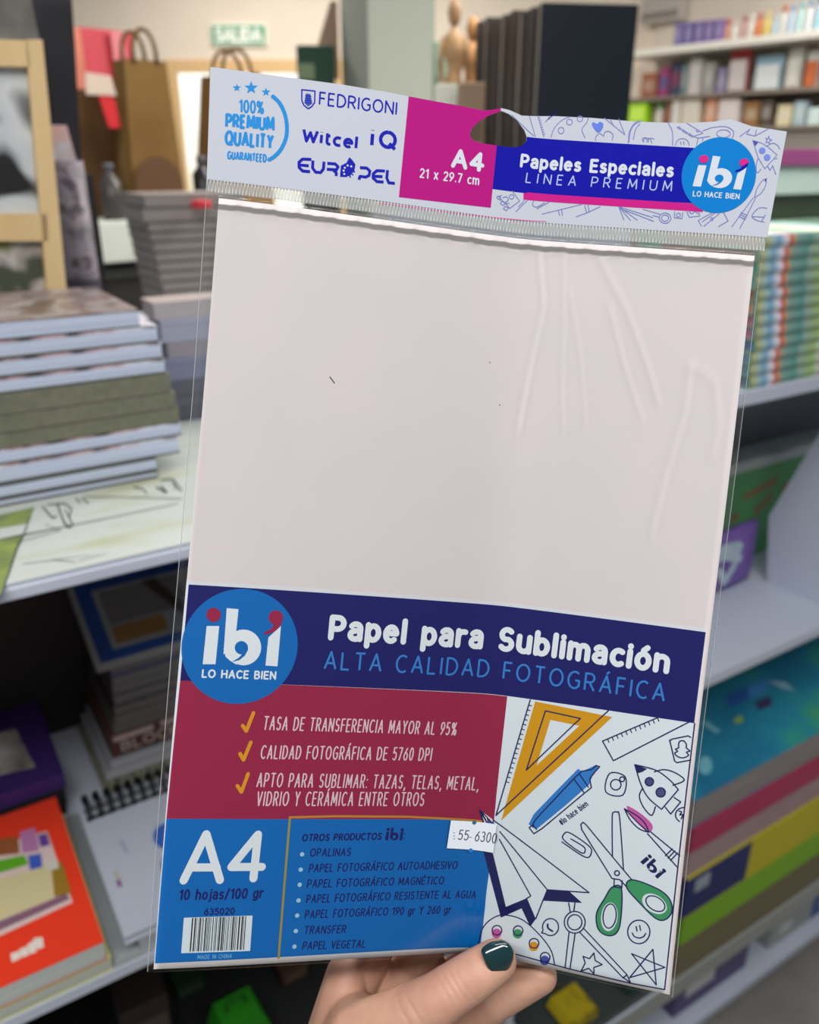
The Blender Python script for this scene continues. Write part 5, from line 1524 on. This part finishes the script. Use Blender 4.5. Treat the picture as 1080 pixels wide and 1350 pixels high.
for x, y in ((590, 385), (575, 410), (552, 430)):
    Hd.disc(*ce((x, y))[0], 1.1, HD_, 1)
# blue doodles along the header's right half (three crop frames)
d2 = lambda *pts: [(620 + x / 4.5, 140 + y / 4.5) for x, y in pts]
d3 = lambda *pts: [(820 + x / 4.696, 140 + y / 4.696) for x, y in pts]
DB = mat((84, 92, 160), .4); dl = 1.0
for q in ([(245, 55), (375, 178)], [(350, 60), (385, 182)], [(400, 62), (436, 184)], smooth([(478, 186), (500, 130), (545, 85), (590, 66)]), ell(588, 97, 17, 17), ell(538, 147, 17, 19), ell(650, 78, 16, 16), smooth([(700, 70), (690, 100), (662, 140), (680, 190)]),
          smooth([(742, 206), (745, 182), (768, 165), (790, 180), (795, 160), (820, 152), (845, 172), (840, 205)]), [(795, 74), (916, 172), (880, 78)], [(830, 80), (850, 122)], smooth([(940, 215), (950, 150), (975, 110), (1020, 88)]), smooth([(966, 200), (980, 140), (1005, 108)]), smooth([(1025, 215), (1020, 195), (1040, 190), (1050, 215), (1045, 195), (1065, 195), (1076, 222)]),
          [(185, 530), (170, 540), (235, 608), (292, 565), (248, 505)], ell(245, 540, 13, 13), [(160, 548), (180, 560), (178, 535), (158, 538), (160, 548)], [(178, 580), (198, 592), (205, 575), (185, 566), (178, 580)], [(196, 610), (214, 622), (226, 606), (208, 596), (196, 610)], smooth([(192, 545), (215, 540), (225, 560), (205, 575), (230, 580)]),
          [(338, 562), (270, 628)], [(322, 560), (285, 600)], smooth([(375, 565), (370, 590), (395, 600), (440, 575)]), [(395, 610), (465, 572)], [(425, 642), (660, 585)], [(520, 618), (530, 650)], [(540, 612), (546, 650)], [(628, 658), (690, 635), (770, 598)], [(678, 590), (690, 635)], [(698, 588), (705, 630)],
          [(880, 598), (910, 676)], [(880, 598), (950, 680)], [(880, 598), (990, 678)], [(880, 598), (1080, 662)]):
    Hd.line(d2(*q), dl, DB, 1)
ticks_ = [(402 + k * 4, 70 + k * 14) for k in range(8)]
for x, y in ticks_:
    Hd.line(d2((x, y), (x + 12, y + 2)), dl, DB, 1)
Hd.fill(smooth(d2((756, 160), (722, 118), (728, 98), (752, 108), (766, 96), (788, 108), (782, 138)), True, 4), mat((40, 84, 186), .4), 1)
ibi(Hd, lambda x, y: d2((440 + (x - 192) * .20 + (328 - y) * .10, 102 - (x - 192) * .16 - (328 - y) * -.0 - (328 - y) * .14))[0], 1, HB, HB, HB, m_head)
for q in (smooth([(280, 100), (310, 160), (312, 245)]), [(340, 132), (440, 190), (500, 170), (400, 108)], [(440, 190), (470, 200), (540, 190)], smooth([(500, 155), (560, 135), (640, 130), (688, 160), (680, 205)]), ell(626, 173, 42, 24), [(470, 200), (460, 245)], [(500, 195), (498, 215)], ell(466, 155, 7, 7), ell(372, 245, 42, 42, 0, 20, 180, 360), [(360, 222), (366, 240)], [(378, 220), (384, 240)],
          [(728, 190), (790, 145), (770, 175), (820, 188), (905, 142)], [(820, 188), (830, 150)], [(808, 215), (865, 232), (910, 262), (958, 305), (882, 390), (840, 320), (808, 215)], smooth([(895, 250), (930, 232), (960, 245), (975, 270)]), smooth([(838, 330), (828, 380), (835, 415), (858, 392)]), [(900, 375), (915, 400), (930, 370), (950, 425)], [(940, 330), (958, 325)],
          [(888, 200), (900, 208), (907, 188), (911, 208), (925, 212), (911, 220), (912, 236), (900, 224), (888, 230), (894, 216), (888, 200)],
          smooth([(890, 452), (870, 460), (835, 510), (818, 568)]), smooth([(890, 452), (888, 490), (860, 540), (818, 568)]), [(810, 570), (678, 748)], [(825, 572), (728, 758)], [(728, 672), (768, 692)], [(734, 660), (774, 680)], [(722, 684), (762, 704)], smooth([(895, 634), (850, 632), (815, 660), (803, 685), (830, 708), (878, 720)]), [(803, 685), (880, 690)], [(885, 675), (860, 716)],
          ell(265, 695, 36, 32), ell(265, 695, 22, 20), [(235, 672), (128, 640)], [(232, 690), (190, 678)], [(0, 640), (195, 715)], [(325, 655), (322, 692), (370, 698), (375, 660)], ell(348, 676, 12, 12), [(400, 655), (415, 690), (480, 682), (475, 660)], smooth([(410, 650), (430, 668), (450, 655), (470, 668)]),
          [(560, 660), (470, 710), (490, 745)], [(575, 662), (495, 718)], ell(555, 700, 8, 8), [(600, 668), (505, 745)], [(625, 658), (655, 712), (595, 748)], ell(150, 215, 18, 14, 0, 10, 150, 330), ell(180, 215, 18, 14, 0, 10, 150, 330), smooth([(38, 230), (45, 160), (75, 110), (105, 92)])):
    Hd.line(d3(*q), dl, DB, 1)
Hd.fill(d3((808, 215), (842, 226), (822, 250)), mat((34, 40, 140)), 2)
for cx, cy in ((866, 278), (896, 320)):
    Hd.fill(d3(*ell(cx, cy, 20, 20)), mat((84, 108, 190)), 2)
Hd.fill(d3((896, 446), (890, 470), (878, 462)), mat((44, 50, 150)), 2)
Hd.text('#lo hace bien', d3((338, 138))[0], d3((438, 200))[0], 3.6, .8, DB, 1, .3)
Hd.line([(500, 268), (600, 281.5), (720, 292.5)], .9, mat((190, 60, 130)), 1)
hd = Hd.build('header_card', pk)
# thickness of the header card
hk = Print(.0)
hk.fill(outer, m_head, 0, holes=[hole]); fold_in(hk.build('header_back', pk), hd)

# ---- clear film
def film_mat(name, tint, gloss, body, body_fac, rough, fres=1.35):
    m = bpy.data.materials.new(name); m.use_nodes = True
    nt = m.node_tree
    for n in list(nt.nodes):
        nt.nodes.remove(n)
    out = nt.nodes.new('ShaderNodeOutputMaterial')
    tr = nt.nodes.new('ShaderNodeBsdfTransparent'); tr.inputs[0].default_value = (*tint, 1)
    gl = nt.nodes.new('ShaderNodeBsdfGlossy'); gl.inputs['Roughness'].default_value = rough; gl.inputs['Color'].default_value = (gloss, gloss, gloss, 1)
    fr = nt.nodes.new('ShaderNodeFresnel'); fr.inputs[0].default_value = fres
    df = nt.nodes.new('ShaderNodeBsdfDiffuse'); df.inputs[0].default_value = (*body, 1)
    m1 = nt.nodes.new('ShaderNodeMixShader'); m1.inputs[0].default_value = body_fac
    m2 = nt.nodes.new('ShaderNodeMixShader')
    nt.links.new(tr.outputs[0], m1.inputs[1]); nt.links.new(df.outputs[0], m1.inputs[2])
    nt.links.new(fr.outputs[0], m2.inputs[0]); nt.links.new(m1.outputs[0], m2.inputs[1]); nt.links.new(gl.outputs[0], m2.inputs[2])
    nt.links.new(m2.outputs[0], out.inputs[0])
    return m


m_film = film_mat('clear_film', (.985, .99, .99), 1, (.8, .84, .86), .0, .1, 1.42)
m_weld_glint = film_mat('film_weld_highlight', (.85, .86, .87), 1, (.8, .82, .84), .3, .15)  # whitish strip along the side weld: edge highlight put into its colour
m_seal = film_mat('ribbed_seal', (.62, .64, .64), .9, (.60, .63, .62), .42, .25, 1.5)

u_top = [PX(x, y)[0] for x, y in ((271, 262), (1006, 330))]
u_bot = [PX(x, y)[0] for x, y in ((194, 1278), (893, 1260))]
FU = lambda v: (u_top[0] + (u_bot[0] - u_top[0]) * v / 297, u_top[1] + (u_bot[1] - u_top[1]) * v / 297)
ridges = [(PKL([(712, 326), (718, 400), (700, 480), (684, 565)]), 1.2, .30), (PKL([(745, 330), (745, 420), (742, 500), (744, 570)]), .7, .22), (PKL([(752, 380), (766, 460), (774, 560)]), .8, .2), (PKL([(788, 330), (830, 410), (856, 480), (870, 530)]), 1.6, .3), (PKL([(805, 400), (825, 480), (850, 555)]), 1.2, .25), (PKL([(916, 480), (945, 500), (950, 560), (940, 600)]), 2.2, .25), (PKL([(912, 480), (905, 540), (880, 620), (860, 700)]), 2.0, .3), (PKL([(640, 310), (600, 330)]), 1.0, .2)]


def film_off(gu, gv):
    o = np.full(gu.shape, 1.15)
    # mouth of the pouch: puffed just below the seal, welded flat at the seal
    o = o + 1.5 * np.exp(-((gv - 0.2) / 2.2) ** 2) * (1 + .18 * np.sin(gu * .55) + .12 * np.sin(gu * 1.37 + 1)) - .9 * np.clip((-gv) / 3, 0, 1)
    for pl, wd, hh in ridges:
        best = np.full(gu.shape, 1e9)
        for a, b in zip(pl, pl[1:]):
            d = np.array([b[0] - a[0], b[1] - a[1]]); t = np.clip(((gu - a[0]) * d[0] + (gv - a[1]) * d[1]) / (d @ d), 0, 1)
            best = np.minimum(best, np.hypot(gu - a[0] - t * d[0], gv - a[1] - t * d[1]))
        o = o + .55 * hh * np.exp(-(best / (.75 * wd)) ** 2)
    return o


vs = np.concatenate([np.linspace(-2.6, 3, 15), np.linspace(4, 110, 60), np.linspace(114, 296.9, 40), [297.3, 297.9]])
nu = 218
for front in (True, False):
    gu = np.array([np.concatenate([[FU(v)[0]], np.linspace(FU(v)[0] + .35, FU(v)[1] - .35, nu - 1), [FU(v)[1]]]) for v in vs])
    gv = np.repeat(vs[:, None], nu + 1, 1)
    if front:
        off = film_off(gu, gv)
        edge = np.minimum(np.minimum(gu - gu[:, :1], gu[:, -1:] - gu), np.maximum(298.4 - gv, 0) * 2.6)
        off = -.2 + (off + .2) * np.clip(edge / 3.5, 0, 1) ** .6
    else:
        off = np.full(gu.shape, -2.0)
        edge = np.minimum(gu - gu[:, :1], gu[:, -1:] - gu)
        off = -.25 + (off + .25) * np.clip(edge / 3.5, 0, 1)
    P_ = S(gu, gv, off).reshape(-1, 3) - N3
    n = nu + 1
    mb = MB()
    fs, ms = [], []
    for j in range(len(vs) - 1):
        for i in range(nu):
            fs.append([j * n + i, (j + 1) * n + i, (j + 1) * n + i + 1, j * n + i + 1]); ms.append(1 if i in (0, nu - 1) else 0)
    mb.v = [tuple(p) for p in P_]; mb.f = fs; mb.m = ms
    o = mb.build('clear_sleeve' if front else 'sleeve_back', [m_film, m_weld_glint], pk, True)
    if front:
        stk.parent = o          # the sticker is stuck on the sleeve

# ---- ribbed heat seal between header and pouch
pitch = 1.28
u0, u1 = PX(272, 245)[0], PX(1009, 318)[0]
nr = int((u1 - u0) / pitch)
us = np.linspace(u0, u1, nr * 6 + 1)
vv_ = np.array([-7.2, -6.6, -4.5, -2.6, -2.0])
amp = np.array([0, .26, .3, .26, .05])
gu, gv = np.meshgrid(us, vv_)
offs = .35 + amp[:, None] * np.sin(2 * np.pi * (gu - u0) / ((u1 - u0) / nr))
P_ = S(gu, gv, offs).reshape(-1, 3) - N3
n = len(us)
mb = MB(); mb.v = [tuple(p) for p in P_]; mb.f = [[j * n + i, (j + 1) * n + i, (j + 1) * n + i + 1, j * n + i + 1] for j in range(4) for i in range(n - 1)]; mb.m = [0] * len(mb.f)
mb.build('ribbed_seal', m_seal, pk, True)

# ------------------------------------------------------------------ the hand
def hp(x, y, z):
    return Vector(cam2w(np.array([(x - 540) / FPX * z, (y - 675) / FPX * z, z])))


bmh = bmesh.new()


def hull(balls):
    tmp = bmesh.new()
    for p, r_ in balls:
        bmesh.ops.create_icosphere(tmp, subdivisions=3, radius=r_ / 1000, matrix=Matrix.Translation(p))
    res = bmesh.ops.convex_hull(tmp, input=tmp.verts[:])
    kill = [e for e in set(res['geom_interior'] + res['geom_unused']) if isinstance(e, bmesh.types.BMVert)]
    bmesh.ops.delete(tmp, geom=kill, context='VERTS')
    me = bpy.data.meshes.new('tmp'); tmp.to_mesh(me); tmp.free()
    bmh.from_mesh(me); bpy.data.meshes.remove(me)


def chain(js):
    for a, b in zip(js, js[1:]):
        hull([a, b])


thumb = [(hp(654, 1267, 342), 8.6), (hp(628, 1284, 340), 9.6), (hp(590, 1309, 339), 10.2), (hp(575, 1320, 339), 10.7), (hp(530, 1342, 343), 11.6), (hp(476, 1372, 352), 15.0), (hp(430, 1450, 364), 18)]
chain(thumb)
index = [(hp(712, 1287, 358), 7.4), (hp(690, 1297, 360), 8.3), (hp(652, 1318, 363), 8.9), (hp(612, 1345, 370), 9.4), (hp(545, 1385, 384), 11.0)]
chain(index)
middle = [(hp(705, 1215, 361), 7.2), (hp(672, 1232, 364), 8.2), (hp(640, 1256, 372), 8.8), (hp(590, 1300, 388), 9.6), (hp(520, 1365, 394), 11.0)]
chain(middle)
ring = [(hp(650, 1160, 362), 7.0), (hp(618, 1182, 366), 8.0), (hp(588, 1212, 376), 8.6), (hp(545, 1268, 394), 9.4), (hp(492, 1345, 398), 11.0)]
chain(ring)
pinky = [(hp(560, 1150, 362), 6.2), (hp(538, 1178, 367), 7.0), (hp(518, 1212, 377), 7.4), (hp(492, 1262, 390), 8.2), (hp(460, 1325, 396), 10.5)]
chain(pinky)
wrist = (hp(415, 1530, 388), 23)
for a, b in ((index[-1], middle[-1]), (middle[-1], ring[-1]), (ring[-1], pinky[-1])):
    hull([a, b, wrist])
hull([thumb[-1], thumb[-2], wrist, pinky[-1]])
hull([(hp(500, 1372, 366), 9), index[-1], thumb[-1]])
hull([(hp(455, 1285, 384), 9.0), pinky[-1], (hp(445, 1370, 374), 13), wrist])
hull([wrist, (hp(400, 1600, 392), 24)])
chain([(hp(400, 1600, 392), 24), (hp(360, 1900, 380), 30), (hp(300, 2300, 350), 38)])
me = bpy.data.meshes.new('hand_blank'); bmh.to_mesh(me); bmh.free()
tmp = bpy.data.objects.new('hand_blank', me); COL.objects.link(tmp)
md = tmp.modifiers.new('r', 'REMESH'); md.mode = 'VOXEL'; md.voxel_size = .0008
md = tmp.modifiers.new('s', 'SMOOTH'); md.factor = .5; md.iterations = 14
dg = bpy.context.evaluated_depsgraph_get()
hm = bpy.data.meshes.new_from_object(tmp.evaluated_get(dg))
bpy.data.objects.remove(tmp)
hm.name = 'person'
co = np.empty(len(hm.vertices) * 3, 'f'); hm.vertices.foreach_get('co', co); co = co.reshape(-1, 3).astype(float)
no_ = np.empty(len(hm.vertices) * 3, 'f'); hm.vertices.foreach_get('normal', no_); no_ = no_.reshape(-1, 3)
q_ = co - C0
zc_ = q_[:, 1] * CP - q_[:, 2] * SP
xp_ = q_[:, 0] / zc_ * FPX + 540
yp_ = 675 - (q_[:, 1] * SP + q_[:, 2] * CP) / zc_ * FPX
al = (xp_ - 598) * -.86 + (yp_ - 1303) * .51      # along the thumb, photo pixels
ac = (xp_ - 598) * .51 + (yp_ - 1303) * .86
dep_ = np.zeros(len(co))
front_ = (zc_ < .345) & (np.abs(ac) < 34)
for a0, wd_, dd_, cv in ((-13, 2.0, .28, .004), (-5, 2.4, .42, .003), (3, 2.2, .38, -.002), (12, 2.2, .26, -.004), (60, 2.6, .3, .002), (74, 2.6, .25, .003)):
    dep_ += np.where(front_, dd_ * np.exp(-((al - a0 + cv * ac * ac) / wd_) ** 2) * np.clip(1.15 - np.abs(ac) / 30, 0, 1), 0)
co -= no_ * (dep_ / 1000)[:, None]
hm.vertices.foreach_set('co', co.astype('f').ravel()); hm.update()
hm.polygons.foreach_set('use_smooth', [True] * len(hm.polygons))
m_skin = bpy.data.materials.new('skin'); m_skin.use_nodes = True
nt = m_skin.node_tree; b_ = nt.nodes['Principled BSDF']
b_.inputs['Roughness'].default_value = .5; b_.inputs['Specular IOR Level'].default_value = .3
b_.inputs['Subsurface Weight'].default_value = .08; b_.inputs['Subsurface Radius'].default_value = (.004, .0015, .001)
tcn = nt.nodes.new('ShaderNodeTexCoord'); nz = nt.nodes.new('ShaderNodeTexNoise'); nz.inputs['Scale'].default_value = 38; nz.inputs['Detail'].default_value = 3
rp = nt.nodes.new('ShaderNodeValToRGB')
rp.color_ramp.elements[0].position = .34; rp.color_ramp.elements[0].color = (*lin((170, 126, 108)), 1)
rp.color_ramp.elements[1].position = .62; rp.color_ramp.elements[1].color = (*lin((184, 144, 122)), 1)
nt.links.new(tcn.outputs['Object'], nz.inputs['Vector']); nt.links.new(nz.outputs['Fac'], rp.inputs['Fac']); nt.links.new(rp.outputs['Color'], b_.inputs['Base Color'])
n2 = nt.nodes.new('ShaderNodeTexNoise'); n2.inputs['Scale'].default_value = 420; n2.inputs['Detail'].default_value = 2
bp = nt.nodes.new('ShaderNodeBump'); bp.inputs['Strength'].default_value = .25; bp.inputs['Distance'].default_value = .0006
nt.links.new(tcn.outputs['Object'], n2.inputs['Vector']); nt.links.new(n2.outputs['Fac'], bp.inputs['Height']); nt.links.new(bp.outputs['Normal'], b_.inputs['Normal'])
hm.materials.clear(); hm.materials.append(m_skin)
person = bpy.data.objects.new('person', hm); COL.objects.link(person)
tag(person, 'left hand with dark green thumbnail gripping the packet at its bottom edge', 'person')

# thumbnail: a curved plate lying on the thumb
ol = smooth([(634.5, 1253), (640, 1246), (648.8, 1241.2), (658, 1239.6), (667, 1241), (675.5, 1249.4), (677.5, 1258), (676, 1268), (669, 1281), (660, 1286), (651.7, 1287.3), (646, 1281), (641, 1273), (637, 1263)], True, 3)[:-1]
cx_, cy_ = 655.5, 1264.0
mb = MB(); vs_, fs_ = [], []
rings_ = [0, .25, .5, .72, .88, .96, 1.0]


def nz_(x, y, e):
    ax, ay = -.86, .51                       # thumb axis in the picture
    d = (-(y - cy_) * ax + (x - cx_) * ay) * .31
    l_ = ((x - cx_) * ax + (y - cy_) * ay) * .31
    return 332.3 + d * d / 17 + l_ * l_ / 60 + (l_ * -.05) - .35 + e


n = len(ol)
for k in rings_[1:]:
    for x, y in ol:
        X_, Y_ = cx_ + (x - cx_) * k, cy_ + (y - cy_) * k
        vs_.append(hp(X_, Y_, nz_(X_, Y_, 1.0 if k == 1.0 else (.35 if k == .96 else 0))))
vs_.append(hp(cx_, cy_, nz_(cx_, cy_, 0)))
m_ = len(rings_) - 1
for j in range(m_ - 1):
    for i in range(n):
        fs_.append([j * n + i, (j + 1) * n + i, (j + 1) * n + (i + 1) % n, j * n + (i + 1) % n])
for i in range(n):
    fs_.append([len(vs_) - 1, i, (i + 1) % n])
mb.add(vs_, fs_)
bmn = mb.build('thumbnail', mat((8, 44, 48), .12, .6, coat=.6), person, True)
bmn['label'] = 'glossy dark green thumbnail'
